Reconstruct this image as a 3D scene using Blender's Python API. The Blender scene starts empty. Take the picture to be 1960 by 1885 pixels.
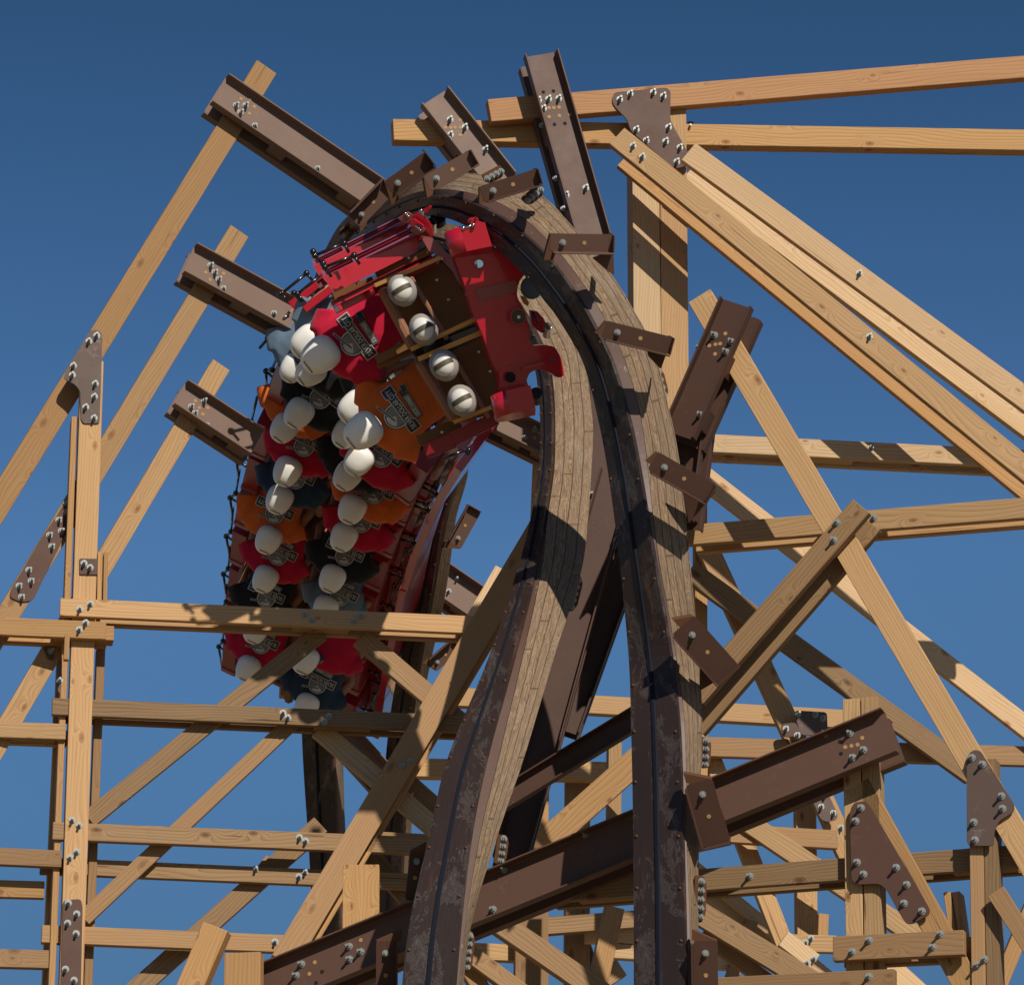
import bpy, bmesh, math, random
from mathutils import Vector, Matrix, noise
from mathutils.bvhtree import BVHTree
R = math.radians
rnd = random.Random(7)
scene = bpy.context.scene
COL = scene.collection

# ---------------------------------------------------------------- camera
PITCH = R(19.0); F = 7500.0; PW, PH = 1960.0, 1885.0
CAMP = Vector((0, 0, 1.7))
FW = Vector((0, math.cos(PITCH), math.sin(PITCH)))
RT = Vector((1, 0, 0)); UPV = Vector((0, -math.sin(PITCH), math.cos(PITCH)))
cd = bpy.data.cameras.new('camera'); cam = bpy.data.objects.new('camera', cd); COL.objects.link(cam)
cam.location = CAMP; cam.rotation_euler = (R(90) + PITCH, 0, 0)
cd.sensor_width = 36; cd.lens = 36 * F / PW; cd.clip_start = 0.5; cd.clip_end = 6000
scene.camera = cam
# ---------------------------------------------------------------- light
SUNV = Vector((0.43, -1.0, 0.76)).normalized()
w = bpy.data.worlds.new('World'); scene.world = w; w.use_nodes = True
nt = w.node_tree; nt.nodes.clear()
sky = nt.nodes.new('ShaderNodeTexSky'); sky.sky_type = 'NISHITA'; sky.sun_disc = False
sky.sun_elevation = math.asin(SUNV.z); sky.sun_rotation = math.atan2(SUNV.x, SUNV.y)
sky.air_density = 1.0; sky.dust_density = 0.15; sky.ozone_density = 3.0
gm = nt.nodes.new('ShaderNodeGamma'); gm.inputs[1].default_value = 1.15
tn = nt.nodes.new('ShaderNodeMix'); tn.data_type = 'RGBA'; tn.blend_type = 'MULTIPLY'; tn.inputs[0].default_value = 1
bg = nt.nodes.new('ShaderNodeBackground'); bg.inputs[1].default_value = 0.10
ow = nt.nodes.new('ShaderNodeOutputWorld')
tcw = nt.nodes.new('ShaderNodeTexCoord'); sxw = nt.nodes.new('ShaderNodeSeparateXYZ'); rw = nt.nodes.new('ShaderNodeValToRGB')
# deeper, more polarised blue with height above the horizon
for i_, (p_, c_) in enumerate(((0.0, (.25, .33, .39)), (.20, (.225, .305, .36)), (.31, (.37, .50, .57)), (.38, (.29, .42, .50)), (.45, (.20, .33, .38)), (.8, (.20, .30, .36)))):
    e_ = rw.color_ramp.elements
    if i_ > 1: e_.new(p_)
    e_[i_].position = p_; e_[i_].color = (*c_, 1)
nt.links.new(tcw.outputs['Generated'], sxw.inputs[0]); nt.links.new(sxw.outputs[2], rw.inputs[0]); nt.links.new(rw.outputs[0], tn.inputs[7])
nt.links.new(sky.outputs[0], gm.inputs[0]); nt.links.new(gm.outputs[0], tn.inputs[6])
nt.links.new(tn.outputs[2], bg.inputs[0]); nt.links.new(bg.outputs[0], ow.inputs[0])
sl = bpy.data.lights.new('sun', 'SUN'); sl.energy = 4.1; sl.angle = R(0.5); sl.color = (1.0, 0.93, 0.82)
so = bpy.data.objects.new('sun', sl); COL.objects.link(so); so.rotation_euler = SUNV.to_track_quat('Z', 'Y').to_euler()
so.location = (20, -20, 40)
vs = scene.view_settings; vs.view_transform = 'Standard'; vs.look = 'None'; vs.exposure = 0; vs.gamma = 1
scene.cycles.max_bounces = 6; scene.cycles.diffuse_bounces = 3

# ---------------------------------------------------------------- materials
def mat(name, col, rough=0.6, metal=0.0, coat=0.0, spec=0.5):
    m = bpy.data.materials.new(name); m.use_nodes = True
    b = m.node_tree.nodes['Principled BSDF']
    b.inputs['Base Color'].default_value = (*col, 1); b.inputs['Roughness'].default_value = rough
    b.inputs['Metallic'].default_value = metal; b.inputs['Coat Weight'].default_value = coat
    b.inputs['Coat Roughness'].default_value = 0.08
    b.inputs['Specular IOR Level'].default_value = spec
    return m
class NB:
    def __init__(s, m): s.t = m.node_tree; s.b = s.t.nodes['Principled BSDF']
    def n(s, ty, **kw):
        x = s.t.nodes.new(ty)
        for k, v in kw.items(): setattr(x, k, v)
        return x
    def l(s, a, b): s.t.links.new(a, b)
    def math(s, op, a, b=None, c=None):
        x = s.n('ShaderNodeMath', operation=op)
        for i, v in enumerate((a, b, c)):
            if v is None: continue
            if isinstance(v, (int, float)): x.inputs[i].default_value = v
            else: s.l(v, x.inputs[i])
        return x.outputs[0]
    def ramp(s, f, stops):
        x = s.n('ShaderNodeValToRGB'); e = x.color_ramp.elements
        while len(e) < len(stops): e.new(0.5)
        for i, (p, c) in enumerate(stops):
            e[i].position = p; e[i].color = (*c, 1) if len(c) == 3 else c
        s.l(f, x.inputs[0]); return x.outputs[0]
    def mix(s, f, a, b, mode='MIX'):
        x = s.n('ShaderNodeMix', data_type='RGBA', blend_type=mode)
        if isinstance(f, (int, float)): x.inputs[0].default_value = f
        else: s.l(f, x.inputs[0])
        for i, v in ((6, a), (7, b)):
            if isinstance(v, tuple): x.inputs[i].default_value = (*v, 1)
            else: s.l(v, x.inputs[i])
        return x.outputs[2]
    def noise(s, vec, scale, detail=3, rough=0.5, dist=0.0):
        x = s.n('ShaderNodeTexNoise'); s.l(vec, x.inputs['Vector'])
        x.inputs['Scale'].default_value = scale; x.inputs['Detail'].default_value = detail
        x.inputs['Roughness'].default_value = rough; x.inputs['Distortion'].default_value = dist
        return x.outputs[0]
    def map(s, vec, sc, loc=(0, 0, 0)):
        x = s.n('ShaderNodeMapping'); s.l(vec, x.inputs[0])
        x.inputs['Scale'].default_value = sc; x.inputs['Location'].default_value = loc
        return x.outputs[0]
    def bump(s, h, strength=0.3, dist=0.01):
        x = s.n('ShaderNodeBump'); x.inputs['Strength'].default_value = strength; x.inputs['Distance'].default_value = dist
        s.l(h, x.inputs['Height']); s.l(x.outputs[0], s.b.inputs['Normal'])

def wood(name, light, dark, knot, sat=1.0):
    """sawn pine: grain runs along local X, plain-sawn cathedral bands, knots with dark hearts"""
    m = mat(name, light, 0.72, spec=0.25); g = NB(m)
    tc = g.n('ShaderNodeTexCoord'); oi = g.n('ShaderNodeObjectInfo')
    cb = g.n('ShaderNodeCombineXYZ')
    for i, k in enumerate((37.0, 3.1, 5.7)): g.l(g.math('MULTIPLY', oi.outputs['Random'], k), cb.inputs[i])
    va = g.n('ShaderNodeVectorMath', operation='ADD'); g.l(tc.outputs['Object'], va.inputs[0]); g.l(cb.outputs[0], va.inputs[1])
    P = va.outputs[0]
    # knots: stretched voronoi cells, only some of them
    vo = g.n('ShaderNodeTexVoronoi'); vo.voronoi_dimensions = '2D'
    sx = g.n('ShaderNodeSeparateXYZ'); g.l(P, sx.inputs[0])
    yz = g.math('ADD', sx.outputs[2], g.math('MULTIPLY', sx.outputs[1], 0.7))
    c2 = g.n('ShaderNodeCombineXYZ'); g.l(g.math('MULTIPLY', sx.outputs[0], 2.6), c2.inputs[0]); g.l(g.math('MULTIPLY', yz, 5.5), c2.inputs[1])
    g.l(c2.outputs[0], vo.inputs['Vector']); vo.inputs['Scale'].default_value = 1.0
    kd = vo.outputs['Distance']
    ck = g.n('ShaderNodeSeparateColor'); g.l(vo.outputs['Color'], ck.inputs[0])
    present = g.math('GREATER_THAN', ck.outputs[0], 0.62)
    # annual rings distorted round the knots
    big = g.noise(g.map(P, (0.55, 2.2, 2.2)), 1.0, 2, 0.5)
    kpush = g.math('MULTIPLY', g.math('MULTIPLY', g.math('POWER', g.math('SUBTRACT', 1.0, g.math('MINIMUM', g.math('MULTIPLY', kd, 2.2), 1.0)), 2.0), 0.35), present)
    ringc = g.math('ADD', g.math('ADD', g.math('MULTIPLY', big, 0.95), g.math('MULTIPLY', yz, 3.2)), kpush)
    ring = g.math('FRACT', g.math('MULTIPLY', ringc, 12.0))
    ringp = g.math('POWER', ring, 2.5)
    fine = g.noise(g.map(P, (1.2, 90, 90)), 1.0, 3, 0.6)
    f = g.math('ADD', g.math('MULTIPLY', ringp, 0.74), g.math('MULTIPLY', g.math('SUBTRACT', fine, 0.36), 1.0))
    colr = g.mix(g.math('MAXIMUM', g.math('MINIMUM', f, 1.0), 0.0), light, dark)
    # broad discoloration
    st = g.noise(g.map(P, (0.7, 2.5, 2.5), (3, 1, 2)), 1.0, 3, 0.6)
    colr = g.mix(g.math('MULTIPLY', g.math('MAXIMUM', g.math('SUBTRACT', st, 0.5), 0.0), 1.6), colr, tuple(c * s_ for c, s_ in zip(light, (0.72, 0.66, 0.58))))
    st2 = g.noise(g.map(P, (3.0, 4.0, 4.0), (9, 4, 7)), 1.6, 5, 0.7)
    colr = g.mix(g.math('MULTIPLY', g.math('MAXIMUM', g.math('SUBTRACT', st2, 0.60), 0.0), 2.2), colr, tuple(c * 0.5 for c in light))
    halo = g.math('MULTIPLY', g.math('LESS_THAN', kd, g.math('ADD', 0.05, g.math('MULTIPLY', ck.outputs[1], 0.09))), present)
    heart = g.math('MULTIPLY', g.math('LESS_THAN', kd, g.math('ADD', 0.015, g.math('MULTIPLY', ck.outputs[1], 0.05))), present)
    colr = g.mix(g.math('MULTIPLY', halo, 0.62), colr, tuple(c * 1.35 for c in knot))
    colr = g.mix(g.math('MULTIPLY', heart, 0.8), colr, knot)
    ckn = g.noise(g.map(P, (0.9, 34, 34), (2, 6, 1)), 1.0, 2, 0.5)
    colr = g.mix(g.math('MULTIPLY', g.math('GREATER_THAN', ckn, 0.735), 0.75), colr, tuple(c * 0.55 for c in knot))
    # board to board tone
    br = g.math('ADD', 0.76, g.math('MULTIPLY', g.math('FRACT', g.math('MULTIPLY', oi.outputs['Random'], 3.77)), 0.42))
    hr_ = g.math('FRACT', g.math('MULTIPLY', oi.outputs['Random'], 7.31))
    colr = g.mix(g.math('MULTIPLY', hr_, 0.45), colr, (0.40, 0.215, 0.095))
    vm = g.n('ShaderNodeVectorMath', operation='SCALE'); g.l(colr, vm.inputs[0]); g.l(br, vm.inputs['Scale'])
    g.l(vm.outputs[0], g.b.inputs['Base Color'])
    g.bump(g.math('ADD', fine, g.math('MULTIPLY', ringp, 0.4)), 0.35, 0.004)
    return m
W_P = wood('sawn_pine', (0.58, 0.375, 0.185), (0.35, 0.19, 0.078), (0.16, 0.065, 0.025))
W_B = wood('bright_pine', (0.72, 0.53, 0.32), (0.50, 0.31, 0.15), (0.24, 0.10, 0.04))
W_G = wood('golden_pine', (0.52, 0.305, 0.125), (0.31, 0.155, 0.055), (0.14, 0.055, 0.02))
W_R = wood('reddish_pine', (0.43, 0.235, 0.112), (0.30, 0.125, 0.05), (0.13, 0.045, 0.02))
W_D = wood('weathered_and_shaded_pine', (0.355, 0.225, 0.115), (0.20, 0.11, 0.05), (0.10, 0.045, 0.02))  # brown tone; also puts shade into the colour of some timbers
WOODS = dict(p=W_P, b=W_B, g=W_G, r=W_R, d=W_D)

def steel(name, col, chips, rough=0.5, scrape=False):
    m = mat(name, col, rough, spec=0.28); g = NB(m)
    tc = g.n('ShaderNodeTexCoord'); V = tc.outputs['Object']
    n1 = g.noise(V, 3.0, 6, 0.65); n2 = g.noise(V, 38.0, 3, 0.6); n3 = g.noise(g.map(V, (6, 6, 6), (4, 4, 4)), 1.0, 8, 0.75)
    c = g.mix(g.math('MULTIPLY', n1, 0.55), col, tuple(v * 0.62 for v in col))
    c = g.mix(g.math('MULTIPLY', g.math('MAXIMUM', g.math('SUBTRACT', n3, 0.57), 0.0), 3.2), c, chips)
    sp = g.math('GREATER_THAN', n2, 0.73)
    c = g.mix(g.math('MULTIPLY', sp, 0.35), c, (0.35, 0.28, 0.24))
    g.l(c, g.b.inputs['Base Color'])
    g.l(g.math('ADD', rough - 0.1, g.math('MULTIPLY', n1, 0.28)), g.b.inputs['Roughness'])
    g.bump(n2, 0.12, 0.003)
    return m
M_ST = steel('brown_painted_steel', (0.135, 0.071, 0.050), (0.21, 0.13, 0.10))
M_STL = steel('brown_steel_with_sky_gloss', (0.215, 0.135, 0.100), (0.27, 0.18, 0.14))  # lighter copy of the brown steel, with sky gloss put into its colour
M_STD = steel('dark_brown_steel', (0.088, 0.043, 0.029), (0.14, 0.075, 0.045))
M_RUST = steel('rusty_steel', (0.13, 0.055, 0.025), (0.30, 0.12, 0.035), 0.75)
M_PLT = steel('brown_gusset_steel', (0.112, 0.056, 0.040), (0.17, 0.11, 0.085), 0.55)
M_PLTW = steel('weathered_gusset_steel', (0.13, 0.085, 0.068), (0.36, 0.33, 0.32), 0.55)
def galv():
    m = mat('galvanised_steel', (0.42, 0.46, 0.45), 0.5, 0.25); g = NB(m)
    tc = g.n('ShaderNodeTexCoord'); n = g.noise(tc.outputs['Object'], 60, 3)
    g.l(g.mix(n, (0.44, 0.46, 0.44), (0.17, 0.18, 0.17)), g.b.inputs['Base Color']); return m
M_BOLT = galv()
M_HOLE = mat('bolt_hole_dark', (0.012, 0.008, 0.006), 0.9)
M_HOLEW = mat('bolt_hole_showing_wood', (0.42, 0.24, 0.09), 0.8)

def uvmat_plate():
    m = mat('worn_running_steel', (0.05, 0.035, 0.03), 0.42, 0.25); g = NB(m)
    tc = g.n('ShaderNodeTexCoord'); U = tc.outputs['UV']
    n1 = g.noise(g.map(U, (0.9, 4, 1)), 1.0, 6, 0.7)
    n2 = g.noise(g.map(U, (3.2, 6, 1), (5, 2, 0)), 1.0, 9, 0.75, 0.6)
    sw = g.n('ShaderNodeMapping'); g.l(U, sw.inputs[0]); sw.inputs['Rotation'].default_value = (0, 0, 0.9); sw.inputs['Scale'].default_value = (5, 60, 1)
    scr = g.noise(sw.outputs[0], 1.0, 5, 0.7)
    c = g.mix(n1, (0.062, 0.034, 0.024), (0.020, 0.015, 0.015))
    pt = g.math('MULTIPLY', g.math('MAXIMUM', g.math('SUBTRACT', n2, 0.555), 0.0), 12.0)
    pt = g.math('MINIMUM', g.math('MULTIPLY', pt, g.math('ADD', 0.35, g.math('MULTIPLY', scr, 0.9))), 1.0)
    c = g.mix(g.math('MULTIPLY', pt, 0.5), c, (0.19, 0.165, 0.145))
    edge = g.math('MULTIPLY', g.math('GREATER_THAN', n2, 0.550), g.math('LESS_THAN', n2, 0.558))
    c = g.mix(g.math('MULTIPLY', edge, 0.35), c, (0.42, 0.39, 0.36))
    ru = g.noise(g.map(U, (1.1, 9, 1), (8, 8, 0)), 1.0, 5, 0.7)
    c = g.mix(g.math('MULTIPLY', g.math('MAXIMUM', g.math('SUBTRACT', ru, 0.6), 0.0), 3.5), c, (0.24, 0.085, 0.03))
    g.l(c, g.b.inputs['Base Color'])
    g.l(g.math('ADD', 0.3, g.math('MULTIPLY', scr, 0.35)), g.b.inputs['Roughness'])
    g.bump(scr, 0.3, 0.004)
    return m
M_RUN = uvmat_plate()
M_RDG = mat('blue_black_ridge', (0.010, 0.012, 0.020), 0.75, spec=0.15)
def uvmat_flange():
    m = mat('brown_rail_flange', (0.14, 0.085, 0.068), 0.5); g = NB(m)
    tc = g.n('ShaderNodeTexCoord'); U = tc.outputs['UV']
    n1 = g.noise(g.map(U, (2.5, 14, 1)), 1.0, 7, 0.7); n2 = g.noise(g.map(U, (9, 22, 1), (3, 7, 0)), 1.0, 6, 0.7)
    c = g.mix(n1, (0.15, 0.082, 0.060), (0.080, 0.040, 0.028))
    c = g.mix(g.math('MULTIPLY', g.math('MAXIMUM', g.math('SUBTRACT', n2, 0.62), 0.0), 6.0), c, (0.55, 0.50, 0.46))
    g.l(c, g.b.inputs['Base Color']); return m
M_FLG = uvmat_flange()
def uvmat_stack():
    m = mat('laminated_track_timber', (0.3, 0.2, 0.12), 0.8, spec=0.2); g = NB(m)
    tc = g.n('ShaderNodeTexCoord'); U = tc.outputs['UV']; s = g.n('ShaderNodeSeparateXYZ'); g.l(U, s.inputs[0])
    wob = g.noise(g.map(U, (1.5, 1.0, 1)), 1.0, 2)
    v = g.math('ADD', g.math('MULTIPLY', s.outputs[1], 24.0), g.math('MULTIPLY', wob, 0.25))
    lay = g.math('FLOOR', v); fr = g.math('FRACT', v)
    seam = g.math('LESS_THAN', fr, 0.085)
    wn = g.n('ShaderNodeTexWhiteNoise', noise_dimensions='1D'); g.l(lay, wn.inputs['W'])
    # butt joints along each layer
    ju = g.math('ADD', g.math('MULTIPLY', s.outputs[0], 0.55), g.math('MULTIPLY', wn.outputs['Value'], 7.3))
    joint = g.math('LESS_THAN', g.math('FRACT', ju), 0.009)
    cb = g.n('ShaderNodeCombineXYZ'); g.l(g.math('MULTIPLY', s.outputs[0], 2.2), cb.inputs[0]); g.l(g.math('MULTIPLY', s.outputs[1], 34.0), cb.inputs[1]); g.l(g.math('MULTIPLY', lay, 7.7), cb.inputs[2])
    gr = g.noise(cb.outputs[0], 1.0, 3, 0.6, 1.2)
    rg = g.math('FRACT', g.math('MULTIPLY', gr, 7.0))
    cb2 = g.n('ShaderNodeCombineXYZ'); g.l(g.math('MULTIPLY', s.outputs[0], 5.0), cb2.inputs[0]); g.l(g.math('MULTIPLY', s.outputs[1], 210.0), cb2.inputs[1]); g.l(lay, cb2.inputs[2])
    fn = g.noise(cb2.outputs[0], 1.0, 3, 0.6)
    c = g.mix(g.math('MINIMUM', g.math('ADD', g.math('MULTIPLY', rg, 0.62), g.math('MULTIPLY', fn, 0.55)), 1.0), (0.44, 0.30, 0.185), (0.105, 0.064, 0.037))
    c = g.mix(g.math('MULTIPLY', wn.outputs['Value'], 0.4), c, (0.20, 0.145, 0.10))
    gy = g.noise(g.map(U, (1.2, 6, 1), (9, 3, 0)), 1.0, 6, 0.75)
    c = g.mix(g.math('MULTIPLY', g.math('MAXIMUM', g.math('SUBTRACT', gy, 0.55), 0.0), 3.0), c, (0.36, 0.31, 0.255))
    c = g.mix(g.math('MAXIMUM', g.math('MULTIPLY', seam, 0.8), g.math('MULTIPLY', joint, 0.55)), c, (0.045, 0.025, 0.013))
    g.l(c, g.b.inputs['Base Color'])
    g.bump(g.math('SUBTRACT', g.math('ADD', fn, g.math('MULTIPLY', rg, 0.5)), g.math('MULTIPLY', seam, 3.0)), 0.6, 0.006)
    return m
M_STK = uvmat_stack()
def red_paint(name, col, rough=0.28, coat=0.7):
    m = mat(name, col, rough, coat=coat); g = NB(m)
    tc = g.n('ShaderNodeTexCoord'); n = g.noise(tc.outputs['Object'], 5, 5, 0.65); n2 = g.noise(tc.outputs['Object'], 60, 2)
    c = g.mix(g.math('MULTIPLY', n, 0.4), col, tuple(v * 0.6 for v in col))
    g.l(c, g.b.inputs['Base Color']); g.bump(n2, 0.05, 0.002)
    return m
M_RED = red_paint('glossy_red_paint', (0.52, 0.010, 0.030))
M_REDD = red_paint('dark_red_panel', (0.27, 0.005, 0.014), 0.38, 0.1)
M_REDP = red_paint('pinkish_red_panel', (0.34, 0.085, 0.08), 0.4, 0.2)
M_LIL = red_paint('red_with_painted_sky_sheen', (0.30, 0.10, 0.17), 0.25, 0.6)  # sky reflection on the red edges, put into the colour as lilac
M_GOLD = mat('gold_brown_trim', (0.60, 0.31, 0.085), 0.35, 0.35)
M_LEA = mat('brown_leather', (0.20, 0.088, 0.026), 0.6, spec=0.3)
M_LEAT = mat('tan_leather', (0.30, 0.13, 0.07), 0.5)
M_BLK = mat('black_enamel', (0.010, 0.008, 0.008), 0.22, coat=0.5)
M_CHR = mat('polished_steel', (0.62, 0.62, 0.62), 0.16, 1.0)
M_RUB = mat('black_rubber', (0.012, 0.012, 0.013), 0.55)
M_EGG = mat('smooth_white_shell', (0.90, 0.87, 0.80), 0.30, coat=0.25)
M_SKIN = mat('skin', (0.36, 0.17, 0.10), 0.55)
M_SOLE = mat('white_shoe_rubber', (0.70, 0.68, 0.62), 0.5)
M_SHOE = mat('grey_shoe_fabric', (0.30, 0.27, 0.24), 0.75)
M_BAND = mat('dark_sole_band', (0.075, 0.060, 0.035), 0.6)
M_LGS = mat('silver_print', (0.58, 0.57, 0.55), 0.4, 0.2)
M_LGD = mat('dark_grey_print', (0.035, 0.034, 0.034), 0.45, 0.2)
M_LGM = mat('mid_grey_print', (0.20, 0.20, 0.20), 0.4, 0.4)
def cloth(name, col):
    m = mat(name, col, 0.88, spec=0.15); g = NB(m)
    tc = g.n('ShaderNodeTexCoord'); n = g.noise(tc.outputs['Object'], 8, 4, 0.6); n2 = g.noise(tc.outputs['Object'], 150, 2)
    g.l(g.mix(n, tuple(v * 1.15 for v in col), tuple(v * 0.7 for v in col)), g.b.inputs['Base Color'])
    g.b.inputs['Sheen Weight'].default_value = 0.15
    g.bump(g.math('ADD', n, g.math('MULTIPLY', n2, 0.3)), 0.4, 0.02)
    return m
CL = dict(red=cloth('crimson_cotton', (0.56, 0.012, 0.045)), orange=cloth('orange_cotton', (0.72, 0.150, 0.028)),
          black=cloth('black_cotton', (0.022, 0.022, 0.025)), navy=cloth('navy_cotton', (0.030, 0.055, 0.095)),
          blue=cloth('grey_blue_cotton', (0.15, 0.22, 0.30)))

# ---------------------------------------------------------------- geometry helpers
def W(px, py, D):
    return CAMP + FW * D + RT * ((px - PW / 2) / F * D) + UPV * ((PH / 2 - py) / F * D)
class Plane:
    """a real plane in the world through the point seen at (px,py) at distance D; yaw in degrees, + = recedes to the right"""
    def __init__(s, px, D, yaw=None, py=942, n=None):
        s.p = W(px, py, D)
        s.n = Vector((math.sin(R(yaw)), -math.cos(R(yaw)), 0)) if n is None else n.normalized()
    def hit(s, x, y, off=0.0):
        d = (W(x, y, 1.0) - CAMP)
        t = (s.n.dot(s.p - CAMP) + off) / s.n.dot(d)
        return CAMP + d * t
def facing(px, py, D, tx=0.0, ty=0.0):
    """plane facing the viewer at distance D, tilted tx (turn right) / ty (turn up) degrees"""
    n = -FW + RT * math.tan(R(tx)) + UPV * math.tan(R(ty))
    return Plane(px, D, py=py, n=n)
def depth(p): return (p - CAMP).dot(FW)
def frame(o, x, n):
    x = x.normalized(); n = (n - x * n.dot(x)).normalized(); z = x.cross(n)
    m = Matrix((x, n, z)).transposed().to_4x4(); m.translation = o; return m
def tag(o, label=None, cat=None, group=None, kind=None):
    if label: o['label'] = label
    if cat: o['category'] = cat
    if group: o['group'] = group
    if kind: o['kind'] = kind
    return o
def link(name, me, m=None, parent=None, mw=None):
    o = bpy.data.objects.new(name, me); COL.objects.link(o)
    if m is not None and me is not None and not me.materials:
        for k in (m if isinstance(m, (list, tuple)) else [m]): me.materials.append(k)
    mw = mw or Matrix.Identity(4)
    if parent is not None:
        o.parent = parent;
        o.matrix_basis = WM[parent.name].inverted() @ mw
    else: o.matrix_basis = mw
    WM[o.name] = mw
    return o
WM = {}
def empty(name, mw=None):
    o = link(name, None, mw=mw); o.empty_display_size = 0.2; return o
def bm_box(bm, x0, x1, y0, y1, z0, z1, bev=0.0):
    r = bmesh.ops.create_cube(bm, size=1.0)
    for v in r['verts']: v.co = Vector(((x0 + x1) / 2 + v.co.x * (x1 - x0), (y0 + y1) / 2 + v.co.y * (y1 - y0), (z0 + z1) / 2 + v.co.z * (z1 - z0)))
    if bev:
        es = {e for v in r['verts'] for e in v.link_edges}
        bmesh.ops.bevel(bm, geom=list(es), offset=bev, segments=1, affect='EDGES')
def bm_cyl(bm, r0, r1, y0, y1, seg=12, c=(0, 0), rot=0.0):
    a = []; b = []
    for i in range(seg):
        t = 2 * math.pi * i / seg + rot
        a.append(bm.verts.new((c[0] + r0 * math.cos(t), y0, c[1] + r0 * math.sin(t))))
        b.append(bm.verts.new((c[0] + r1 * math.cos(t), y1, c[1] + r1 * math.sin(t))))
    for i in range(seg):
        j = (i + 1) % seg; bm.faces.new((a[i], a[j], b[j], b[i]))
    bm.faces.new(a[::-1]); bm.faces.new(b)
def bm_tube(bm, p, q, r, r2=None, seg=10):
    p = Vector(p); q = Vector(q); r2 = r if r2 is None else r2
    ax = (q - p).normalized(); u = ax.orthogonal().normalized(); v = ax.cross(u)
    a = []; b = []
    for i in range(seg):
        t = 2 * math.pi * i / seg; d = u * math.cos(t) + v * math.sin(t)
        a.append(bm.verts.new(p + d * r)); b.append(bm.verts.new(q + d * r2))
    for i in range(seg):
        j = (i + 1) % seg; f = bm.faces.new((a[i], a[j], b[j], b[i])); f.smooth = True
    bm.faces.new(a[::-1]); bm.faces.new(b)
def bm_ball(bm, c, r, sc=(1, 1, 1), seg=12, mat_=None):
    m = Matrix.Translation(c) @ (mat_ or Matrix.Identity(4)) @ Matrix.Diagonal((r * sc[0], r * sc[1], r * sc[2], 1))
    x = bmesh.ops.create_uvsphere(bm, u_segments=seg, v_segments=max(6, seg // 2 + 2), radius=1, matrix=m)
    for v in x['verts']:
        for f in v.link_faces: f.smooth = True
def finish(bm, name='m', recalc=True):
    if recalc: bmesh.ops.recalc_face_normals(bm, faces=bm.faces)
    me = bpy.data.meshes.new(name); bm.to_mesh(me); bm.free(); return me
def rounded(pts, r):
    out = []
    n = len(pts)
    for i in range(n):
        p = Vector(pts[i]); a = Vector(pts[i - 1]); b = Vector(pts[(i + 1) % n])
        da = (a - p); db = (b - p); rr = min(r, da.length * 0.45, db.length * 0.45)
        s = p + da.normalized() * rr; e = p + db.normalized() * rr
        for t in (0, 0.33, 0.66, 1.0): out.append((s * (1 - t) ** 2 + p * 2 * t * (1 - t) + e * t * t))
    return out
# fasteners --------------------------------------------------------
def mk_bolt(l=0.042, wr=0.0265):
    bm = bmesh.new()
    bm_cyl(bm, wr, wr, 0.0, 0.005, 16)
    bm_cyl(bm, 0.018, 0.018, 0.005, 0.024, 6)
    bm_cyl(bm, 0.0100, 0.0100, 0.024, 0.024 + l, 10)
    return finish(bm, 'bolt')
ME_BOLT = mk_bolt(); ME_BOLT.materials.append(M_BOLT)
ME_NUT = mk_bolt(0.018, 0.024); ME_NUT.materials.append(M_BOLT)
def disc(r, y=0.0025):
    bm = bmesh.new(); bm_cyl(bm, r, r, 0.0, y, 12); return finish(bm, 'bolt_hole')
ME_HOLE = disc(0.0145); ME_HOLE.materials.append(M_HOLE)
ME_HOLEW = disc(0.0145); ME_HOLEW.materials.append(M_HOLEW)
def fasten(parent, pl, pts, off, me=None, name='bolt'):
    for x, y in pts:
        p = pl.hit(x, y, off)
        zx = Vector((pl.n.y, -pl.n.x, 0)) if abs(pl.n.z) < 0.9 else RT
        mw = frame(p, zx, pl.n) @ Matrix.Rotation(rnd.uniform(0, 1), 4, 'Y')
        link(name, me or ME_BOLT, None, parent, mw)
# timber ------------------------------------------------------------
def plank_mesh(L, wd, t, cutA=0.0, cutB=0.0):
    bm = bmesh.new(); bm_box(bm, 0, L, -t, 0, -wd / 2, wd / 2, 0.0035)
    for v in bm.verts:
        k = v.co.z / wd
        if v.co.x < 0.01: v.co.x += k * cutA
        elif v.co.x > L - 0.01: v.co.x += k * cutB
    n = max(2, int(L / 0.5))
    bmesh.ops.bisect_plane
    return finish(bm, 'plank')
def beam(pl, a, b, wpx, off=0.0, t=0.075, tone='p', label='', bolts=(), gap=None, blocks=(), cut=(0, 0), name='timber_beam', cat='beam', group=None, sb=()):
    A = pl.hit(*a, off); B = pl.hit(*b, off); L = (B - A).length
    wd = wpx * (depth(A) + depth(B)) / 2 / F
    mw = frame(A, B - A, pl.n); m = WOODS[tone]
    if gap is None:
        o = link(name, plank_mesh(L, wd, t, *cut), m, None, mw)
    else:
        o = empty(name, mw)
        link('plank', plank_mesh(L, wd, t, *cut), m, o, mw)
        link('plank', plank_mesh(L, wd, t, *cut), m, o, mw @ Matrix.Translation((0.02, -(t + gap), 0)))
        for k in (blocks or (0.08, 0.5, 0.9)):
            bm = bmesh.new(); bm_box(bm, k * L - 0.22, k * L + 0.22, -t - gap + 0.002, -t - 0.002, -wd / 2 + 0.012, wd / 2 - 0.012, 0.003)
            link('spacer_block', finish(bm), m, o, mw)
    tag(o, label, cat, group)
    fasten(o, pl, bolts, off)
    if sb: fasten(o, pl, sb, off, ME_NUT)
    return o
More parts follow.
